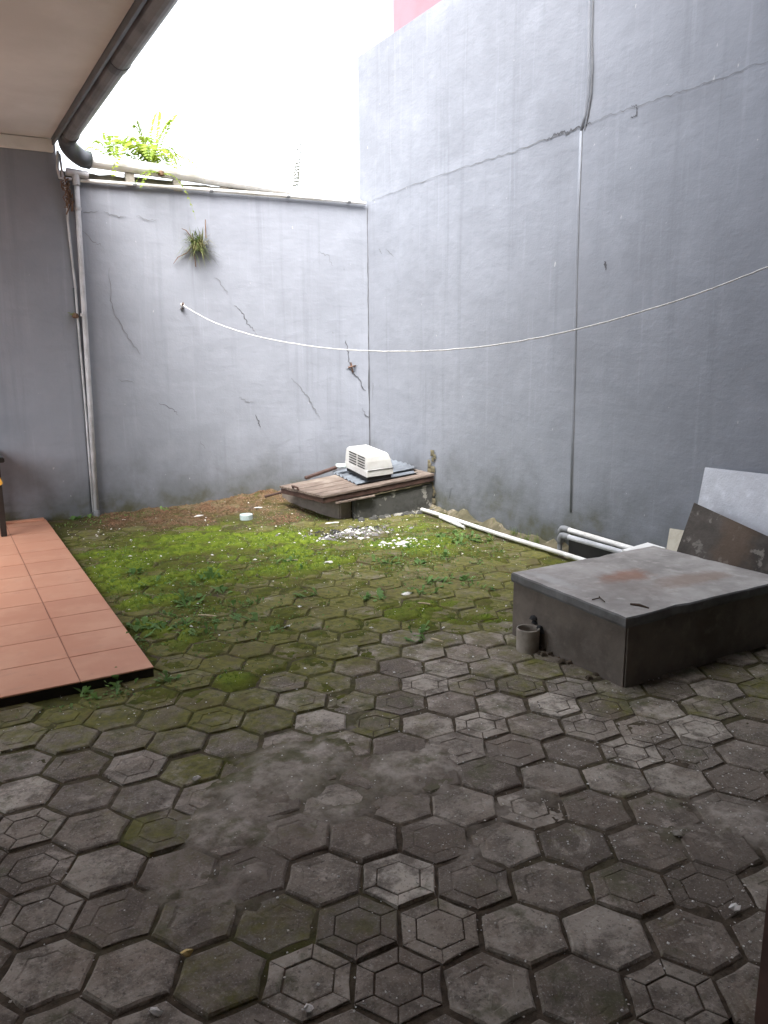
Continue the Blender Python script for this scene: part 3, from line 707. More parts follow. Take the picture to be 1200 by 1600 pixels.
Minv = np.linalg.inv(np.array([[A0.x, A1.x], [A0.y, A1.y]]))
def hexdist(X, Y):
    """distance from the nearest paver centre, as a hexagonal norm (1 at its edge)"""
    dx = X-AO.x; dy = Y-AO.y; a = Minv[0,0]*dx+Minv[0,1]*dy; b = Minv[1,0]*dx+Minv[1,1]*dy
    best = np.full(X.shape, 9.0); ra = np.floor(a); rb = np.floor(b)
    for da in (0, 1):
        for db in (0, 1):
            ca = ra+da; cb_ = rb+db; ex = dx-(ca*A0.x+cb_*A1.x); ey = dy-(ca*A0.y+cb_*A1.y)
            h = np.maximum(np.abs(ey), np.maximum(np.abs(.866*ex+.5*ey), np.abs(.866*ex-.5*ey)))/(Rc*.866)
            best = np.minimum(best, h)
    return best
def litterf(X, Y):
    n_ = fbm(X*3, Y*3, 51)-.5
    return np.clip(sstep(6.55, 7.2, Y+n_*1.4+.25*sstep(2.0,2.6,X))*sstep(.8, 1.5, X+n_*.6), 0, 1)*(.55+.45*sstep(.4,.6,fbm(X*8, Y*8, 52)))
def mound(X, Y):
    return .03*sstep(6.7, 7.3, Y)*(.3+1.3*fbm(X*6, Y*6, 8)) + .07*gauss(X, Y, 2.75, 7.2, .5, .4)*(.6+.8*fbm(X*9, Y*9, 18)) + .02*gauss(X, Y, 2.8, 6.6, .5, .3)
def soilz(X, Y):
    n_ = fbm(X*14, Y*14, 21)-.5; n2 = fbm(X*45, Y*45, 22, 3)-.5
    d = dust(X, Y)+ (fbm(X*7, Y*7, 41)-.5)*.9
    z = -.0082 + n_*.0075 + n2*.005 + .0205*sstep(.30, .95, d)
    z = z + .020*litterf(X, Y)*(.7+n_) + mound(X, Y) + .006*gauss(X, Y, 2.93, 5.58, .35, .2)
    z = z + .010*sstep(3.6, 5.4, Y)*(fbm(X*6, Y*6, 61)-.3)
    z = z + .03*sstep(XR-.35, XR-.06, X)*sstep(3.0, 3.5, Y)*fbm(X*8, Y*8, 66)
    return z
def soilkeep(X, Y, Z): return ~((X < TX-.03) & (Y > TY+.03))
so_ = sheet('joint_soil', -.5, XR-.02, .95, YB-.004, .0115, soilz,
    {'moss': lambda X, Y: np.clip(film(X, Y)*1.2, 0, 1), 'dust': lambda X, Y: np.clip(sstep(.25, .8, dust(X, Y)+(fbm(X*7, Y*7, 41)-.5)*.9), 0, 1), 'litter': litterf}, M['soil'], None, soilkeep)
tag(so_, 'dark soil filling the paver joints and spread over some pavers', 'soil', kind='stuff')
def mossz(X, Y):
    n_ = fbm(X*9, Y*9, 91); n2 = fbm(X*40, Y*40, 92, 3)-.5; b = bright(X, Y); f = film(X, Y)
    h = hexdist(X, Y); dome = 1-sstep(.80, 1.06, h)
    cov = b*1.25 + .42*f + (n_-.5)*.95 - .42 - .6*gauss(X, Y, 2.92, 5.55, .34, .2)
    return -.017 + .013*dome + .022*np.clip(cov, -.5, .8)*(.12+.88*dome) + n2*.007
def mosskeep(X, Y, Z): return (Z > -.010) & soilkeep(X, Y, Z) & ~((X > 2.55) & (Y > 2.36) & (Y < 3.1)) & (Y < 6.75)
mo_ = sheet('moss_carpet', .6, XR-.12, 2.9, 6.8, .0115, mossz, {'bright': lambda X, Y: np.clip(bright(X, Y)*1.25-.12, 0, 1)}, M['moss'], None, mosskeep)
tag(mo_, 'green moss carpet growing over the hexagonal pavers', 'moss', kind='stuff')

def zats(P): 
    P = np.array(P, float); X = P[:,0]; Y = P[:,1]; return np.maximum(np.maximum(np.where((Y > 2.9) & (Y < 6.75), mossz(X, Y), -.02), soilz(X, Y)), -.001)
def zat(x, y): return float(max(mossz(np.array([x]), np.array([y]))[0] if 2.9 < y < 6.75 else -.02, soilz(np.array([x]), np.array([y]))[0], -.001))
# fuzzy tufts on the brightest moss
N = 18000; rn = np.random.RandomState(3); X = rn.uniform(.85, 3.9, N*3); Y = rn.uniform(3.3, 6.7, N*3)
pb = bright(X, Y)*.9+.02; sel = rn.rand(N*3) < pb; X = X[sel][:N]; Y = Y[sel][:N]; Zg = np.maximum(mossz(X, Y), soilz(X, Y))
n = len(X); V = np.zeros((n, 3, 3)); a = rn.rand(n)*6.283; l = rn.uniform(.004, .012, n); wd = rn.uniform(.002, .005, n); ln = rn.uniform(-.008, .008, (n, 2))
V[:,0] = np.stack([X-np.cos(a)*wd, Y-np.sin(a)*wd, Zg-.002], -1); V[:,1] = np.stack([X+np.cos(a)*wd, Y+np.sin(a)*wd, Zg-.002], -1); V[:,2] = np.stack([X+ln[:,0], Y+ln[:,1], Zg+l], -1)
def trisoup(name, V, mat):
    me = bpy.data.meshes.new(name); me.from_pydata(V.reshape(-1, 3).tolist(), [], np.arange(len(V)*3).reshape(-1, 3).tolist()); me.materials.append(mat); return link(name, me)
tag(trisoup('moss_tufts', V, M['tuft']), 'tiny green moss shoots on the bright moss', 'moss', kind='stuff')
cl_c = [(3.05,5.0,.3,.25,420),(3.3,5.4,.3,.3,300),(2.85,4.55,.3,.15,260),(2.7,4.2,.25,.12,160),(1.15,4.6,.12,.35,260),(1.35,4.25,.3,.12,200),(1.5,5.0,.35,.2,260),(2.3,5.2,.35,.2,240),(1.1,5.6,.2,.5,220),(3.5,4.9,.2,.4,260),(1.3,3.9,.35,.12,120),(1.25,7.15,.3,.06,160),(2.75,6.3,.3,.15,160),(.5,3.42,.3,.04,70)]
X = np.concatenate([rn.normal(c_[0], c_[2], c_[4]) for c_ in cl_c]); Y = np.concatenate([rn.normal(c_[1], c_[3], c_[4]) for c_ in cl_c])
ok = (X < XR-.1) & (Y < YB-.03) & ~((X < TX) & (Y > TY)); X = X[ok]; Y = Y[ok]; n = len(X); Zg = np.maximum(np.where(Y < 6.75, mossz(X, Y), -.02), np.maximum(soilz(X, Y), -.004))
a = rn.rand(n)*6.283; l = rn.uniform(.006,.02,n); wd = l*rn.uniform(.3,.5,n); dx, dy = np.cos(a), np.sin(a); V = np.zeros((n*2, 3, 3)); up_ = rn.uniform(.002,.016,n)
p0_ = np.stack([X, Y, Zg+.002], -1); p1_ = np.stack([X+dx*l, Y+dy*l, Zg+up_], -1); q0_ = np.stack([X+dx*l*.5-dy*wd, Y+dy*l*.5+dx*wd, Zg+up_*.7+.003], -1); q1_ = np.stack([X+dx*l*.5+dy*wd, Y+dy*l*.5-dx*wd, Zg+up_*.7+.003], -1)
V[:n,0] = p0_; V[:n,1] = q1_; V[:n,2] = p1_; V[n:,0] = p0_; V[n:,1] = p1_; V[n:,2] = q0_
tag(trisoup('ground_cover', V, M['weed']), 'scattered tiny green leaves creeping over the moss and joints', 'ground cover', kind='stuff')
# dry needles and crumbled leaves at the foot of the back wall
N = 9000; X = rn.uniform(1.1, 3.3, N*2); Y = rn.uniform(6.1, YB-.02, N*2); sel = rn.rand(N*2) < litterf(X, Y)*.8; X = X[sel]; Y = Y[sel]; Zg = soilz(X, Y)
n = len(X); a = rn.rand(n)*6.283; l = rn.uniform(.008, .03, n); wd = rn.uniform(.0015, .006, n); V = np.zeros((n, 3, 3))
V[:,0] = np.stack([X-np.sin(a)*wd, Y+np.cos(a)*wd, Zg+.001], -1); V[:,1] = np.stack([X+np.sin(a)*wd, Y-np.cos(a)*wd, Zg+rn.uniform(.001,.006,n)], -1); V[:,2] = np.stack([X+np.cos(a)*l, Y+np.sin(a)*l, Zg+rn.uniform(.001,.014,n)], -1)
tag(trisoup('dry_litter', V, M['dry']), 'brown dry needles and leaf crumbs at the back wall', 'leaf litter', kind='stuff')
# pale grit and chips
def chips(name, n, pts, smin, smax, mat):
    m = MB(); r2 = random.Random(n)
    for (x, y, z) in pts:
        s = r2.uniform(smin, smax)*r2.choice([.5,.7,1,1.3]); a = r2.uniform(0, 6.28); e = r2.uniform(.4, 1)
        p = [(x+math.cos(a+t)*s*(e if k % 2 else 1), y+math.sin(a+t)*s*(e if k % 2 else 1), z+r2.uniform(0, s*.2)) for k, t in enumerate((0, 1.6, 3.1, 4.7))]
        p.append((x, y, z+s*.6)); m.add(p, [(0,1,4),(1,2,4),(2,3,4),(3,0,4)])
    return m.build(name, mat)
pts = []
while len(pts) < 5200:
    y = random.uniform(1.0, 7.2); x = random.uniform(-.1, 3.95)
    if occupied(x, y) or (x < TX and y > TY): continue
    wgt = .15 + .75*math.exp(-((x-2.0)/.8)**2-((y-1.4)/.6)**2) + .4*math.exp(-((x-2.9)/.8)**2-((y-5.4)/.7)**2)
    if random.random() < wgt: pts.append((x, y))
pts = [(x, y, float(z)) for (x, y), z in zip(pts, zats(pts))]
tag(chips('grit', 1, pts, .0016, .0046, M['litter']), 'scattered pale grit and tiny litter chips on the paving', 'grit', kind='stuff')
pts = []
while len(pts) < 190:
    y = random.uniform(2.9, 7.1); x = random.uniform(.85, 3.8)
    if not occupied(x, y) and random.random() < .25+.75*sstep(4.2, 6, y): pts.append((x, y))
pts = [(x, y, float(z)+.002) for (x, y), z in zip(pts, zats(pts))]
tag(chips('litter_bits', 5, pts, .005, .014, M['litter']), 'small white paper and plaster bits strewn over the moss', 'litter', kind='stuff')
pts = [(random.gauss(2.9,.19), random.gauss(5.6,.10), 0) for _ in range(380)]+[(random.gauss(3.08,.12), random.gauss(5.12,.05), 0) for _ in range(60)]
pts = [(x, y, float(z)) for (x, y, _), z in zip(pts, zats(pts))]
tag(chips('ash_flakes', 2, pts[:300], .006, .022, M['ash']), 'grey ash and burnt scraps from a small fire on the mossy paving', 'ash', kind='stuff')
tag(chips('burnt_bits', 3, [(random.gauss(2.88,.15), random.gauss(5.68,.07), .006) for _ in range(160)], .008, .022, M['charcoal']), 'black charcoal bits in the ash patch', 'charcoal', kind='stuff')
tag(chips('paper_shreds', 4, pts[300:]+[(x, y+.05, z) for x, y, z in pts[:30]], .008, .024, M['litter']), 'white paper shreds lying beside the ash patch', 'paper', kind='stuff')

# ================================================================= TANK WITH CONCRETE LID (right)
tk = thing('water_tank', 'square concrete tank with rust-stained overhanging lid in front of the side wall', 'tank', (3.08, 2.74, 0))
bz, tz = .300, .350
m = MB(); c = [(2.568,2.352),(3.60,2.352),(3.60,3.13),(2.552,3.13)]
m.hexa([local(tk, (*p, -.04)) for p in c]+[local(tk, (*p, bz-.001)) for p in c]); m.build('tank_body', M['body1'], tk, bevel=.008)
lid = [(2.505,2.302),(3.64,2.300),(3.600,3.136),(2.525,3.118)]
m = MB(); n = 14; top = []; bot = []
def edge_pts(n):
    o = []
    for k in range(4):
        a = Vector(lid[k]); b = Vector(lid[(k+1) % 4])
        for i in range(n):
            p = a.lerp(b, i/n); d = (b-a).normalized(); o.append(p+Vector((-d.y, d.x))*(random.uniform(0,.006)+(.012 if random.random() < .06 else 0)))
    return o
ep = edge_pts(n); L = len(ep); cen = Vector((3.06, 2.72))
def inset(p, s): v = (cen-p); return p+v.normalized()*s
rgs = [[local(tk, (*inset(p,.006), bz)) for p in ep], [local(tk, (*p, bz+.012)) for p in ep], [local(tk, (*inset(p, random.uniform(.0,.003)), tz-.008)) for p in ep], [local(tk, (*inset(p,.008), tz-.001)) for p in ep], [local(tk, (*inset(p,.1), tz+random.uniform(0,.002))) for p in ep]]
allv = [p for r_ in rgs for p in r_]; ff = lambda a, b: [(i*L+k, i*L+(k+1) % L, (i+1)*L+(k+1) % L, (i+1)*L+k) for i in range(a, b) for k in range(L)]
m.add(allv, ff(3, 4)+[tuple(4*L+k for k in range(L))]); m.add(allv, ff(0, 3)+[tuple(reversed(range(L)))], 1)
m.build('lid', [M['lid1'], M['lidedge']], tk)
m = MB()   # crumbled soil along the foot of the tank
for i in range(22):
    c = Vector((2.556+random.uniform(-.05,.01), 2.5+random.uniform(0,.6), -.004)); s = random.uniform(.006,.024)
    ring = [c+Vector((math.cos(t)*s*random.uniform(.6,1.3), math.sin(t)*s*random.uniform(.6,1.3), 0)) for t in np.arange(5)*1.257]
    mid_ = [c+(p-c)*random.uniform(.5,.9)+Vector((0,0,s*random.uniform(.3,.8))) for p in ring]
    m.add([local(tk, p) for p in ring+mid_+[c+Vector((0,0,s*.8))]], [(k, (k+1) % 5, 5+(k+1) % 5, 5+k) for k in range(5)]+[(5+k, 5+(k+1) % 5, 10) for k in range(5)])
tag(m.build('foot_rubble', M['soil'], tk), kind='stuff')
tw = MB(); a = gnd(985, 944, tz+.004); b = gnd(1014, 950, tz+.003)
tw.tube([a, a.lerp(b,.5)+Vector((0,.004,.005)), b], [.005,.006,.003], 6); tag(tw.build('twig', M['twig']), 'short dark twig lying on the rust-stained tank lid', 'twig')
tw = MB(); a = gnd(925, 937, tz+.004); tw.tube([a, a+Vector((.03,-.02,.01)), a+Vector((.055,.01,.004))], .003, 5); tw.tube([a+Vector((.03,-.02,.01)), a+Vector((.02,-.06,.003))], .0025, 5)
tag(tw.build('twig', M['twig']), 'tiny forked twig near the lid edge above the cut pipe', 'twig')

# stub of pipe standing beside the tank
st = thing('pipe_stub', 'short upright piece of grey cut pipe standing beside the tank', 'pipe', (2.492, 2.925, -.012))
m = MB(); m.lathe([(.055,-.02),(.0565,.0),(.058,.122),(.0565,.125),(.0515,.125),(.050,.121),(.049,.03),(0,.03)], (0,0,0), 28); m.build('pipe', simple('aged_pipe', (.33,.295,.255), (.21,.185,.155), 12, .75), st, smooth=False)
m = MB()
for i in range(14):
    c = Vector((.075+random.uniform(-.02,.03), .0+random.uniform(-.03,.06), .01+i*.011)); s = random.uniform(.012,.03)
    m.lathe([(0,-s*.5),(s,0),(s*.8,s*.5),(0,s*.8)], tuple(c), 7)
m.build('black_muck', M['charcoal'], st)

# ================================================================= PIT WITH WOODEN LID (back corner)
pit = thing('concrete_pit', 'dark weathered concrete pit in the corner, half covered by a wooden hatch', 'pit', (3.5, 6.6, 0))
def zlid(x): return .205 + (x-2.85)*.088
m = MB()   # right front wall piece and left oblique piece
q = [(3.196,6.118,-.05),(4.015,6.118,-.05),(4.015,6.26,-.05),(3.196,6.26,-.05),(3.196,6.118,.176),(4.015,6.118,.252),(4.015,6.26,.252),(3.196,6.26,.176)]
m.hexa([local(pit, p) for p in q]); m.build('front_wall', M['body2'], pit, bevel=.01)
m = MB(); q = [(2.87,7.05,-.05),(3.06,6.17,-.05),(3.19,6.19,-.05),(3.02,7.05,-.05),(2.87,7.05,.185),(3.06,6.17,.165),(3.19,6.19,.165),(3.02,7.05,.185)]
m.hexa([local(pit, p) for p in q]); m.build('left_wall', M['body1'], pit, bevel=.01)
m = MB(); q = [(3.03,7.02,-.05),(4.015,7.02,-.05),(4.015,7.15,-.05),(3.03,7.15,-.05),(3.03,7.02,.19),(4.015,7.02,.26),(4.015,7.15,.26),(3.03,7.15,.19)]
m.hexa([local(pit, p) for p in q]); m.build('rear_wall', M['body2'], pit)
m = MB(); a = Vector((3.10,6.105,.178)); b = Vector((3.96,6.105,.262))
m.tube([local(pit, a.lerp(b, t)+Vector((0,0,random.uniform(-.004,.004)))) for t in np.linspace(0,1,16)], [random.uniform(.007,.012) for _ in range(16)], 6); m.build('mortar_lip', M['mortar'], pit)
m = MB()
for i in range(34):
    s = random.uniform(.012,.04); c = Vector((random.uniform(3.2,3.98), 6.09-random.uniform(0,.06), -.005))
    m.lathe([(0,-.01),(s,0),(s*.9,s*.4),(s*.5,s*.8),(0,s*.85)], tuple(local(pit, c)), 7)
tag(m.build('fallen_mortar', M['body2'], pit), kind='stuff')

ht = thing('wooden_hatch', 'weathered brown wooden hatch board lying crooked over the concrete pit', 'hatch', (3.3, 6.5, .25))
def lidp(x, y, dz=0): return local(ht, (x, y, zlid(x)+dz))
def board(par, name, c, z0, z1, mat, **kw):
    m = MB(); m.hexa([lidp(*p, z0) for p in c]+[lidp(*p, z1) for p in c]); return m.build(name, mat, par, **kw)
F_, R_, B_, L_ = Vector((2.862,6.085)), Vector((4.0,6.075)), Vector((4.0,6.86)), Vector((2.755,6.82))
for i in range(5):   # five planks running with the long side
    t0, t1 = i/5+.003, (i+1)/5-.003
    board(ht, 'plank', [F_.lerp(L_, t0), R_.lerp(B_, t0), R_.lerp(B_, t1), F_.lerp(L_, t1)], .018+random.uniform(-.002,.002), .040+random.uniform(-.001,.001), M['wood'], bevel=.003)
board(ht, 'edge_batten', [F_+Vector((.0,.012)), R_+Vector((0,.012)), R_+Vector((0,.06)), F_+Vector((0,.06))], -.030, .0165, M['wooddark'], bevel=.003)
board(ht, 'side_batten', [F_+Vector((.008,.064)), F_+Vector((.06,.064)), L_+Vector((.06,-.02)), L_+Vector((.008,-.02))], -.030, .0165, M['wooddark'], bevel=.003)
m = MB(); hl = F_.lerp(L_, .62); hpz = lidp(hl.x+.01, hl.y, .045)
m.tube([hpz+Vector((.0,-.06,-.004)), hpz+Vector((-.012,-.06,.02)), hpz+Vector((-.02,0,.024)), hpz+Vector((-.012,.06,.02)), hpz+Vector((0,.06,-.004))], .009, 8); m.build('handle', M['wooddark'], ht)
pl = thing('loose_plank', 'red-brown loose plank tilted behind the wooden hatch against the wall', 'plank', (3.0, 7.0, .25))
m = MB(); a = gnd(478, 750, .27); b = gnd(527, 733, .33); d = Vector((.02,.08,0))
m.hexa([local(pl, p) for p in (a, b, b+d, a+d, a+Vector((0,0,.022)), b+Vector((0,0,.022)), b+d+Vector((0,0,.022)), a+d+Vector((0,0,.022)))]); m.build('plank', M['wooddark'], pl, bevel=.003)
m = MB(); a = gnd(414, 776, .13); b = gnd(442, 766, .21); bt = thing('rusty_batten', 'dark thin batten sticking out under the left edge of the hatch', 'batten', tuple(a))
m.tube([local(bt, a), local(bt, b+Vector((.1,0,.0)))], .012, 6); m.build('bar', M['wooddark'], bt)
m = MB(); a = gnd(530, 782, .16); sb = thing('thin_strip', 'thin weathered wooden strip slipped between hatch and pit wall', 'strip', (3.1, 6.09, .17))
m.hexa([local(sb, p) for p in [(2.98,6.07,.166),(3.36,6.062,.196),(3.36,6.10,.196),(2.98,6.10,.166),(2.98,6.07,.178),(3.36,6.062,.208),(3.36,6.10,.208),(2.98,6.10,.178)]]); m.build('strip', M['wood'], sb)

# corrugated sheet piece under the air-conditioner cover
sh = thing('corrugated_sheet', 'blue-grey corrugated roofing sheets under the white air-conditioner cover', 'roofing sheet', (3.6, 6.6, .32))
def corr(name, c0, ux, uy, nx, ny, h):
    m = MB(); vs_ = []
    for j in range(ny+1):
        for i in range(nx*4+1):
            p = Vector(c0)+Vector(ux)*(i/(nx*4))+Vector(uy)*(j/ny); p.z = zlid(p.x)+.042+h+.009*(1+math.cos(i*math.pi/2)); vs_.append(p)
    k = nx*4+1
    top = [local(sh, p) for p in vs_]; bt_ = [p-Vector((0,0,.004)) for p in top]; T = len(top)
    fs = [(j*k+i, j*k+i+1, (j+1)*k+i+1, (j+1)*k+i) for j in range(ny) for i in range(k-1)]
    fs2 = [tuple(T+q for q in reversed(f_)) for f_ in fs]
    sd_ = [(i, T+i, T+i+1, i+1) for i in range(k-1)]+[(j*k, (j+1)*k, T+(j+1)*k, T+j*k) for j in range(ny)]
    m.add(top+bt_, fs+fs2+sd_); return m.build(name, M['sheet'], sh)
corr('sheet_piece', (3.26,6.20,0), (.10,.72,0), (.62,-.02,0), 7, 4, 0)
corr('sheet_piece', (3.40,6.30,0), (.12,.60,0), (.56,.02,0), 6, 4, .016)

# air-conditioner cover
z0 = .352
p0 = gnd(573, 746.5, z0); p1 = gnd(539, 729.5, z0+.018); p2 = gnd(614.5, 740.5, z0+.012)
ax = thing('air_conditioner_cover', 'white plastic air-conditioner cover with louvred side, on the corner hatch', 'air conditioner', tuple(p0))
ex = (p1-p0); ey = (p2-p0); ez = Vector((0,0,1))
def ap(a, b, h): return ex*a + ey*b + ez*h
H = .205
prof = [   # rings going up: (inset along louvre side start, far, front, end, height)
    (0,1,0,1,0), (0,1,0,1,.055), (.012,.988,.012,.985,.060), (.012,.985,.012,.975,.075), (.02,.975,.02,.93,.135), (.035,.955,.03,.86,.180), (.075,.91,.07,.80,.200), (.14,.84,.16,.70,.208)]
vs_ = []
for a0, a1, b0, b1, h in prof:
    vs_ += [ap(a0,b0,h), ap(a1,b0,h), ap(a1,b1,h), ap(a0,b1,h)]
fs = [(i*4+k, (i+1)*4+k, (i+1)*4+(k+1) % 4, i*4+(k+1) % 4) for i in range(len(prof)-1) for k in range(4)] + [(len(prof)*4-4, len(prof)*4-1, len(prof)*4-2, len(prof)*4-3), (0,1,2,3)]
m = MB(); m.add(vs_, fs); shell = m.build('shell', M['ac'], ax, bevel=.006)
nrm = (-ey).normalized()
for col, (a0, a1) in enumerate(((.10,.40),(.47,.80))):
    for row in range(5):
        h0 = .068+row*.0235
        t = (h0-.06)/.12; ins = .012+.02*t
        m = MB(); q = [ap(a0,ins,h0), ap(a1,ins,h0), ap(a1,ins,h0+.0085), ap(a0,ins,h0+.0085)]
        m.hexa([p-nrm*.01 for p in q]+[p+nrm*.0045 for p in q]); m.build('vent_slot', M['acdark'], shell)
m = MB(); q = [ap(-.004,.04,.059), ap(-.004,1.0,.059)]; m.tube(q, .0035, 6); m.build('seam', M['acdark'], ax)
m = MB(); m.box((-.0,0,-.022),(.02,.02,0)); q = [ap(.03,.05,-.035), ap(.97,.05,-.035), ap(.97,.95,-.035), ap(.03,.95,-.035)]; m = MB(); m.hexa(q+[p+ez*.036 for p in q]); m.build('base_tray', M['acdark'], ax)
bgp = back(531, 731); bgo = MB()
bc = gnd(532, 731, .36)
vs_ = [bc+Vector((random.uniform(-.07,.07), random.uniform(-.05,.05), random.uniform(0,.05))) for _ in range(14)]
me = bpy.data.meshes.new('plastic_bag'); bm = bmesh.new()
for p in vs_: bm.verts.new(p)
bmesh.ops.convex_hull(bm, input=bm.verts); bm.to_mesh(me); bm.free(); me.materials.append(simple('pale_green_plastic', (.50,.66,.60), (.66,.72,.70), 14, .4)); tag(link('plastic_bag', me), 'crumpled pale green plastic bag behind the air-conditioner cover', 'bag')

# ================================================================= PIPES AND BOARDS ON THE RIGHT
gp = thing('ground_pipe', 'long white plastic pipe lying on the ground along the side wall', 'pipe', (3.85, 5, .03))
a = gnd(659, 796, .035); b = gnd(900, 872, .035); b2 = a+(b-a)*1.12
m = MB(); m.tube([local(gp, a.lerp(b2, t)+Vector((0,0,.003*math.sin(t*9)))) for t in np.linspace(0,1,9)], .0165, 12); m.build('pipe', M['pvc_w'], gp, smooth=False)
gp2 = thing('short_pipe', 'short white pipe offcut lying next to the long ground pipe', 'pipe', tuple(gnd(690, 808, .02)))
a = gnd(688, 807.5, .024); b = gnd(719, 821, .022); m = MB(); m.tube([local(gp2, a), local(gp2, b)], .016, 12); m.tube([local(gp2, b), local(gp2, b+(b-a).normalized()*.07)], .011, 10); m.build('pipe', M['pvc_w'], gp2)
def bent(name, label, X, y0, y1, z, zend, mt, r_=.019):
    o = thing(name, label, 'pipe', (X, y0, 0)); m = MB()
    m.tube([local(o, (X, y0-.03, z)), local(o, (X, y1, zend))], r_, 12); m.build('pipe', M[mt], o)
    m = MB(); m.tube([local(o, p) for p in ((X,y0-.075,z-.001),(X,y0-.02,z),(X,y0,z-.005),(X,y0+.012,z-.022),(X,y0+.014,z-.06))], r_+.005, 12); m.build('elbow', M['pvc_g'], o, smooth=True)
    m = MB(); m.tube([local(o, (X,y0+.014,z-.05)), local(o, (X,y0+.014,-.03))], r_, 12); m.build('riser', M['pvc_g'], o); return o
bent('water_pipe', 'white water pipe with grey elbow rising by the side wall', 3.975, 4.32, 3.1, .176, .16, 'pvc_w')
bent('water_pipe', 'grey water pipe with elbow running in front of the white one behind the tank', 3.895, 4.235, 2.9, .150, .155, 'pvc_m')
bb = thing('black_board', 'black board standing on edge under the grey water pipe by the wall', 'board', (3.93, 3.9, 0))
m = MB(); m.box(local(bb, (3.925,3.2,-.02)), local(bb, (3.94,4.19,.128))); m.build('panel', M['blackboard'], bb)
def leaning(name, label, cat, TL, TR, BL_, thick, mat, extend=1.0):
    TL, TR, BL_ = Vector(TL), Vector(TR), Vector(BL_); BR = BL_+(TR-TL); n_ = (TR-TL).cross(BL_-TL).normalized()
    if n_.x > 0: n_ = -n_
    o = thing(name, label, cat, tuple((BL_+BR)/2)); m = MB(); q = [BL_, BR, TR, TL]
    m.hexa([local(o, p) for p in q]+[local(o, p-n_*thick) for p in q]); m.build('board', mat, o, bevel=.003); return o
TL = on_plane(1101, 730, 0, 3.975); TR = on_plane(1200, 741, 0, 3.965); d = TR-TL; TR = TL+d*2.2
leaning('cement_board', 'plain light grey cement board leaning against the side wall', 'board', TL, TR, (3.86, TL.y+.02, .0), .012, M['bgrey'])
TL = on_plane(1084, 785, 0, 3.80); TR = on_plane(1200, 838, 0, 3.80); BLp = on_plane(1058, 858, 0, 3.70)
BLp = TL+(BLp-TL)*(TL.z/(TL.z-BLp.z)*1.0); d = (TR-TL); TR = TL+d*1.5
o_ = leaning('mouldy_board', 'dark mould-stained board with rusty patch leaning behind the tank', 'board', TL, TR, BLp, .02, M['bdark'])
a = on_plane(1046, 825, 0, 3.93); b = on_plane(1066, 828, 0, 3.90); c = on_plane(1040, 862, 0, 3.84); c = a+(c-a)*2.2
leaning('pale_offcut', 'small pale cream board offcut leaning beside the mouldy board', 'board', a, b+(b-a)*.4, c, .02, simple('cream_offcut', (.44,.41,.34), (.34,.31,.25), 12, .85))
fo = thing('foam_slab', 'flat off-white slab corner sticking up behind the tank lid', 'slab', tuple(gnd(1000, 856, .30)))
q = [gnd(966, 860, .34), gnd(1010, 852, .345), gnd(1040, 855, .345)]
zz = .33; w0 = on_plane(972, 859, 0, 3.66); w1 = on_plane(1012, 847.5, 0, 3.80); w2 = on_plane(1040, 856, 0, 3.80)
m = MB(); w3 = w0+(w2-w1); m.hexa([local(fo, p-Vector((0,0,.03))) for p in (w0,w3,w2,w1)]+[local(fo, p) for p in (w0,w3,w2,w1)]); m.build('slab', M['white'], fo)
m = MB(); m.box(local(fo, (3.66, w3.y-.05, -.02)), local(fo, (3.80, w1.y-.02, min(w3.z, w2.z)-.04))); m.build('support', M['stone'], fo)

# ================================================================= TABLE AT THE LEFT EDGE
tb = thing('black_table', 'black wooden table standing on the terracotta terrace by the wall', 'table', (-.05, 6.5, TZ))
lg = gnd(6.5, 838, TZ); tzt = .70
dT = on_plane(8, 716, 1, lg.y-.02).z
m = MB(); m.box(local(tb, (lg.x-.95, lg.y-.07, dT-.028)), local(tb, (lg.x+.055, lg.y+.52, dT+.012))); m.build('table_top', M['black'], tb, bevel=.006)
for dx in (0, -.85):
    for dy in (0, .42):
        m = MB(); m.box(local(tb, (lg.x-.022+dx, lg.y-.022+dy, TZ+.001)), local(tb, (lg.x+.022+dx, lg.y+.022+dy, dT-.029))); m.build('leg', M['black'], tb, bevel=.003)
m = MB(); m.box(local(tb, (lg.x-.84, lg.y-.01, dT-.11)), local(tb, (lg.x-.0225, lg.y+.01, dT-.03))); m.build('apron', M['black'], tb)
yc = thing('yellow_cloth', 'yellow cloth tip hanging beside the black table leg', 'cloth', tuple(on_plane(1, 750, 1, lg.y-.06)))
m = MB(); pp = [on_plane(x, y, 1, lg.y-.04) for x, y in ((-60,742),(-25,738),(0,746),(4.5,755),(2,758),(-20,765),(-60,772))]
vs_ = [local(yc, p) for p in pp]+[local(yc, p+Vector((0,.012,0))) for p in pp]; k = len(pp)
m.add(vs_, [tuple(range(k)), tuple(reversed(range(k,2*k)))]+[(i, k+i, k+(i+1) % k, (i+1) % k) for i in range(k)]); m.build('cloth', M['yellow'], yc)

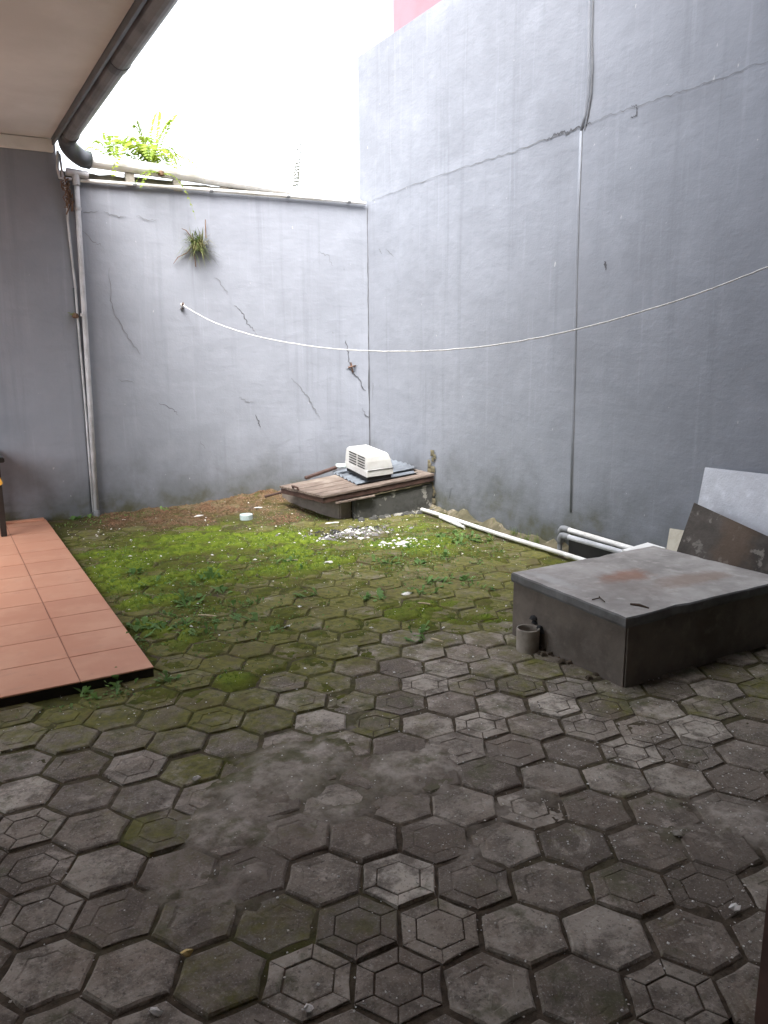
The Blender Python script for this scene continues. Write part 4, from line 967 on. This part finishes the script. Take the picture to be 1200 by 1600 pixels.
# ================================================================= PLANTS
def frond(length, up, arch, az, wmax, nleaf, rg):
    m = MB(); pts = []; d = Vector((math.cos(az), math.sin(az), 0)); s = Vector((-math.sin(az), math.cos(az), 0))
    n_ = nleaf
    for i in range(n_+1):
        t = i/n_; pts.append(d*(length*t*(1-.25*t)*math.cos(up)) + Vector((0,0,length*(math.sin(up)*t-arch*t*t))))
    m.tube(pts, [max(.0008, .003*(1-t/len(pts))) for t in range(len(pts))], 4)
    for i in range(1, n_):
        t = i/n_; wd = wmax*math.sin(math.pi*min(.97, t*.85+.13))**.7; tn = (pts[i+1]-pts[i]).normalized(); lw = length/n_*.62
        for sg in (-1, 1):
            a = pts[i]; e = a+s*sg*wd*rg.uniform(.85,1.1)+tn*wd*.12+Vector((0,0,-wd*rg.uniform(.05,.35))); md = a.lerp(e,.5)
            m.add([a, md+tn*lw*.5, e, md-tn*lw*.5], [(0,1,2,3)])
    return m
def fern(name, label, loc, fronds, mat, seed, group=None):
    rg = random.Random(seed); o = thing(name, label, 'fern', loc, 0, group)
    for (L_, up, arch, az, wm) in fronds: frond(L_, up, arch, az, wm, max(9, int(L_*30)), rg).build('frond', mat, o)
    m = MB(); m.lathe([(0,-.02),(.03,-.01),(.025,.02),(0,.03)], (0,0,0), 8); m.build('crown', M['vine'], o); return o
fb = back(215, 262, -.05)
fern('fern', 'bright green sword fern growing behind the pipe on top of the back wall', tuple(fb+Vector((.12,.02,.03))),
     [(q[0]*1.22, *q[1:], .095*random.uniform(.8, 1.1)) for q in [(.7,1.0,.75,2.9),(.75,1.2,.8,2.4),(.74,1.35,.45,.6),(.85,1.15,.45,.35),(.65,.8,.6,3.4),(.66,1.3,.7,1.6),(.78,.95,1.0,3.6),(.66,.7,.8,5.9),(.55,1.1,.9,4.4),(.7,1.25,.5,-.2),(.6,1.4,.5,3.0),(.55,.9,.9,5.2),(.7,1.1,1.0,.1),(.6,1.3,.9,2.0),(.62,1.0,1.1,.8),(.5,1.2,1.0,3.2),(.68,1.35,.6,2.7)]], M['fern'], 3)
fern('fern', 'smaller pale fern clump beside the gutter elbow on the wall top', tuple(back(178, 262, -.05)+Vector((0,0,.05))), [(.55,1.15,.7,2.9,.07),(.6,1.3,.6,1.2,.07),(.5,.9,.8,.3,.065),(.55,.75,.7,3.5,.065),(.45,1.2,.9,4.6,.06),(.5,1.35,.5,2.2,.065)], M['fern'], 4)
fh = back(252, 272, .06)
fern('hanging_fern', 'single fern frond hanging down over the wall-top conduit', tuple(fh), [(.40,.2,1.15,-.7,.05),(.34,.3,.8,3.6,.045),(.38,.5,.6,2.8,.045),(.34,.4,.7,3.2,.045)], M['fern'], 5)
fern('fern', 'sparse dull fern standing on the wall top away from the pipe elbow', tuple(back(462, 300, -.08)), [(.62,1.42,.05,.2,.05),(.3,1.2,.2,2.9,.04),(.36,1.3,.15,.9,.04)], M['grey_leaf'], 6)
fern('small_fern', 'tiny fern sprouting from the wall beside the downpipe', tuple(back(118, 494, .02)), [(.09,.5,.4,3.6,.016),(.11,.7,.4,3.1,.016),(.08,1.0,.5,4.0,.014)], M['fern'], 7)
tf = thing('wall_tuft', 'tuft of grass with hanging roots growing out of a crack in the wall', 'plant', tuple(back(308, 385, .0)))
m = MB(); rg = random.Random(9)
for i in range(170):
    az = rg.uniform(math.pi*1.05, math.pi*1.95); el_ = rg.uniform(-.5, 1.4); L_ = rg.uniform(.08,.25); w_ = rg.uniform(.002,.0045)
    d = Vector((math.cos(az)*math.cos(el_), math.sin(az)*math.cos(el_)*.7, math.sin(el_))); b0 = Vector((rg.uniform(-.05,.05), -.01, rg.uniform(-.045,.04)))
    s = d.cross(Vector((0,0,1))).normalized() if abs(d.z) < .98 else Vector((1,0,0)); p1_ = b0+d*L_*.55; p2_ = b0+d*L_+Vector((0,0,-L_*rg.uniform(.1,.55)))
    m.add([b0-s*w_, b0+s*w_, p1_+s*w_, p1_-s*w_, p2_], [(0,1,2,3),(3,2,4)])
m.build('blades', M['grass'], tf)
m = MB()
for i in range(60):
    az = rg.uniform(math.pi*1.05, math.pi*1.95); L_ = rg.uniform(.03,.08); w_ = .004; b0 = Vector((rg.uniform(-.06,.05), -.012, rg.uniform(-.05,.05)))
    d = Vector((math.cos(az), math.sin(az)*.7, rg.uniform(-.5,.7))).normalized(); s = d.cross(Vector((0,0,1))).normalized(); e = b0+d*L_; md = b0+d*L_*.5
    m.add([b0, md+s*w_, e, md-s*w_], [(0,1,2,3)])
m.build('leaves', M['weed'], tf)
m = MB()
for pts in ([(305,380),(297,368),(291,360),(284,357)], [(300,385),(292,395),(278,402),(271,412)], [(303,395),(305,408),(306,417)], [(322,372),(321,358),(321,343)]):
    m = MB(); m.tube([local(tf, back(x, y, .02)) for x, y in pts], [.005,.0045,.004,.002][:len(pts)], 6); m.build('root', M['vine'], tf)

def weed_mesh(seed):
    rg = random.Random(seed); m = MB()
    for i in range(rg.randint(9, 17)):
        az = rg.uniform(0, 6.283); L_ = rg.uniform(.018,.05); el_ = rg.uniform(.1,1.1); w_ = rg.uniform(.006,.012)
        d = Vector((math.cos(az)*math.cos(el_), math.sin(az)*math.cos(el_), math.sin(el_))); s = Vector((-math.sin(az), math.cos(az), 0))
        b0 = Vector((rg.uniform(-.04,.04), rg.uniform(-.04,.04), 0)); st_ = b0+d*L_*.35; md = b0+d*L_*.7; e = b0+d*L_+Vector((0,0,-.006))
        m.add([Vector((0,0,-.004)), b0-s*.001, b0+s*.001], [(0,1,2)]); m.add([b0-s*.001, b0+s*.001, st_+s*w_*.6, md+s*w_, e, md-s*w_, st_-s*w_*.6], [(0,1,2,6),(2,3,5,6),(3,4,5)])
    return m.mesh('weed', M['weed'])
wm = [weed_mesh(s) for s in range(6)]
wp_ = [(295,940),(300,945),(340,972),(375,945),(385,967),(270,960),(285,975),(240,915),(215,895),(420,862),(440,880),(475,890),(455,878),(640,858),(655,880),(665,905),(680,912),(660,925),(575,935),(590,933),(725,905),(735,915),(760,920),(700,870),(715,850),(745,880),(690,840),(775,860),(650,1000),(655,985),(215,985),(205,1000),(250,985),(320,990),(430,985),(190,1068),(262,1064),(180,1082),(120,815),(112,800),(135,806),(260,803),(500,795),(515,800),(710,832),(730,840),(755,845),(600,880),(330,905),(310,915),(345,925),(400,940),(480,930),(145,1082)]
# sprout clumps
for i, (x, y) in enumerate(wp_):
    p = gnd(x, y, 0); z = zat(p.x, p.y)
    if p.x < TX+.03 and p.y > TY: p.x = TX+.05; z = zat(p.x, p.y)
    if p.y > YB-.05: p.y = YB-.06; z = zat(p.x, p.y)
    o = link('weed', wm[i % 6], None, (p.x, p.y, z)); sc_ = random.uniform(.8, 1.75); o.scale = (sc_, sc_, sc_*random.uniform(.8,1.4)); o.rotation_euler = (0, 0, random.uniform(0, 6.28))
    zone = ('growing against the foot of the back wall', 'weeds at the back wall') if p.y > 6.9 else ('at the foot of the concrete pit', 'weeds at the pit') if p.y > 6.05 and p.x > 2.6 else \
        ('rooted in the joint along the terrace edge', 'weeds along the terrace') if p.x < 1.2 and p.y < 5.6 else ('between the long white pipe and the ash patch', 'weeds near the pipe') if p.x > 3.0 else \
        ('in the bright moss in front of the dry leaves', 'weeds in the bright moss') if p.y > 5.2 else ('in a line across the darker mossy pavers', 'weeds in the paver joints')
    tag(o, 'small leafy green weed '+zone[0], 'weed', zone[1])
# thin grass along the side wall foot
for i, (x, y) in enumerate(((778,822),(803,833),(822,842),(836,848))):
    p = gnd(x, y, .03); m = MB()
    for k in range(22):
        az = random.uniform(0, 6.28); L_ = random.uniform(.03,.09); d = Vector((math.cos(az)*.4, math.sin(az)*.4, 1))*L_; b0 = Vector((random.uniform(-.03,.03), random.uniform(-.03,.03), -.01)); s = Vector((-math.sin(az), math.cos(az), 0))*.0025
        m.add([b0-s, b0+s, b0+d], [(0,1,2)])
    o = m.build('grass_tuft', M['tuft']); o.location = p; tag(o, 'small grass tuft at the foot of the side wall behind the long pipe', 'grass', 'grass tufts at the side wall foot')

# ================================================================= SMALL LITTER
cap = thing('round_tin', 'small round pale blue-grey tin lid lying by the dry leaves', 'tin', tuple(gnd(385, 812, .02)))
p = gnd(385, 812, 0); cap.location = (p.x, p.y, zat(p.x, p.y)-.004)
m = MB(); m.lathe([(0,.0),(.055,.0),(.057,.004),(.057,.045),(.054,.049),(.050,.049),(.048,.044),(0,.043)], (0,0,0), 28); m.build('tin', M['cap'], cap)
def scrap(name, label, cat, x, y, sx, sy, mat, seed, rz=0):
    rg = random.Random(seed); p = gnd(x, y, 0); m = MB(); n_ = 8
    o = thing(name, label, cat, (p.x, p.y, zat(p.x, p.y)+.003), rz)
    rim = [Vector((math.cos(2*math.pi*k/n_)*sx*rg.uniform(.6,1.1), math.sin(2*math.pi*k/n_)*sy*rg.uniform(.6,1.1), rg.uniform(.0,.012))) for k in range(n_)]; c = Vector((0,0,rg.uniform(.008,.016)))
    m.add(rim+[c]+[q-Vector((0,0,.003)) for q in rim], [(k, (k+1) % n_, n_) for k in range(n_)]+[(k, n_+1+k, n_+1+(k+1) % n_, (k+1) % n_) for k in range(n_)]+[tuple(n_+1+k for k in reversed(range(n_)))])
    m.build('scrap' if cat != 'leaf' else 'blade', mat, o); return o
L_ = M['litter']
scrap('paper_scrap', 'white paper scrap on the moss near the small weeds', 'paper', 514, 882, .035, .03, L_, 1)
scrap('paper_scrap', 'torn white plastic shreds between pavers in front of the ash patch', 'paper', 635, 929, .045, .025, L_, 2)
scrap('paper_scrap', 'white scrap beside the round tin on the dry leaves', 'paper', 405, 801, .05, .035, L_, 3)
scrap('paper_scrap', 'pale flat strip of paper lying on the brown leaf litter', 'paper', 310, 810, .07, .022, L_, 4, .2)
scrap('paper_scrap', 'white fragments at the edge of the ash patch', 'paper', 628, 853, .07, .04, L_, 5)
scrap('paper_scrap', 'pale scrap at the foot of the pit beside the ash', 'paper', 519, 818, .07, .03, L_, 6)
scrap('paper_scrap', 'small white scrap next to a mossy paver on its own', 'paper', 449, 980, .022, .016, L_, 7)
scrap('stone_chip', 'small pale pebble wedged in a paver joint', 'stone', 1058, 1305, .02, .018, M['stone'], 8)
scrap('stone_chip', 'greyish white pebble near the door frame', 'stone', 1147, 1420, .022, .016, L_, 9)
scrap('stone_chip', 'pale pebble near the corner of the tiled terrace front', 'stone', 308, 1219, .016, .012, L_, 10)
scrap('fallen_leaf', 'yellowish fallen leaf on the bare pavers', 'leaf', 291, 1492, .022, .012, M['yleaf'], 11, -.3)
scrap('fallen_leaf', 'whitish curled leaf on a dark paver', 'leaf', 243, 1584, .022, .009, L_, 12, -.7)
scrap('fallen_leaf', 'small pale leaf on a ringed paver', 'leaf', 482, 1579, .014, .016, L_, 13)
for (x0, y0, x1, y1, lab) in ((653,945,672,947,'short pale bamboo stick on a mossy paver'), (674,997,692,1002,'thin pale splinter lying on a ringed paver'), (310,960,338,962,'slim reddish twig on the pavers beside weeds'), (445,877,465,876,'thin whitish straw on the bright moss')):
    a = gnd(x0, y0, .006); b = gnd(x1, y1, .006); o = MB(); za = max(zat(a.x, a.y), zat(b.x, b.y))+.004; a.z = za; b.z = za
    o.tube([a, a.lerp(b,.5)+Vector((0,0,.002)), b], .005, 6); tag(o.build('stick', M['stick']), lab, 'stick')
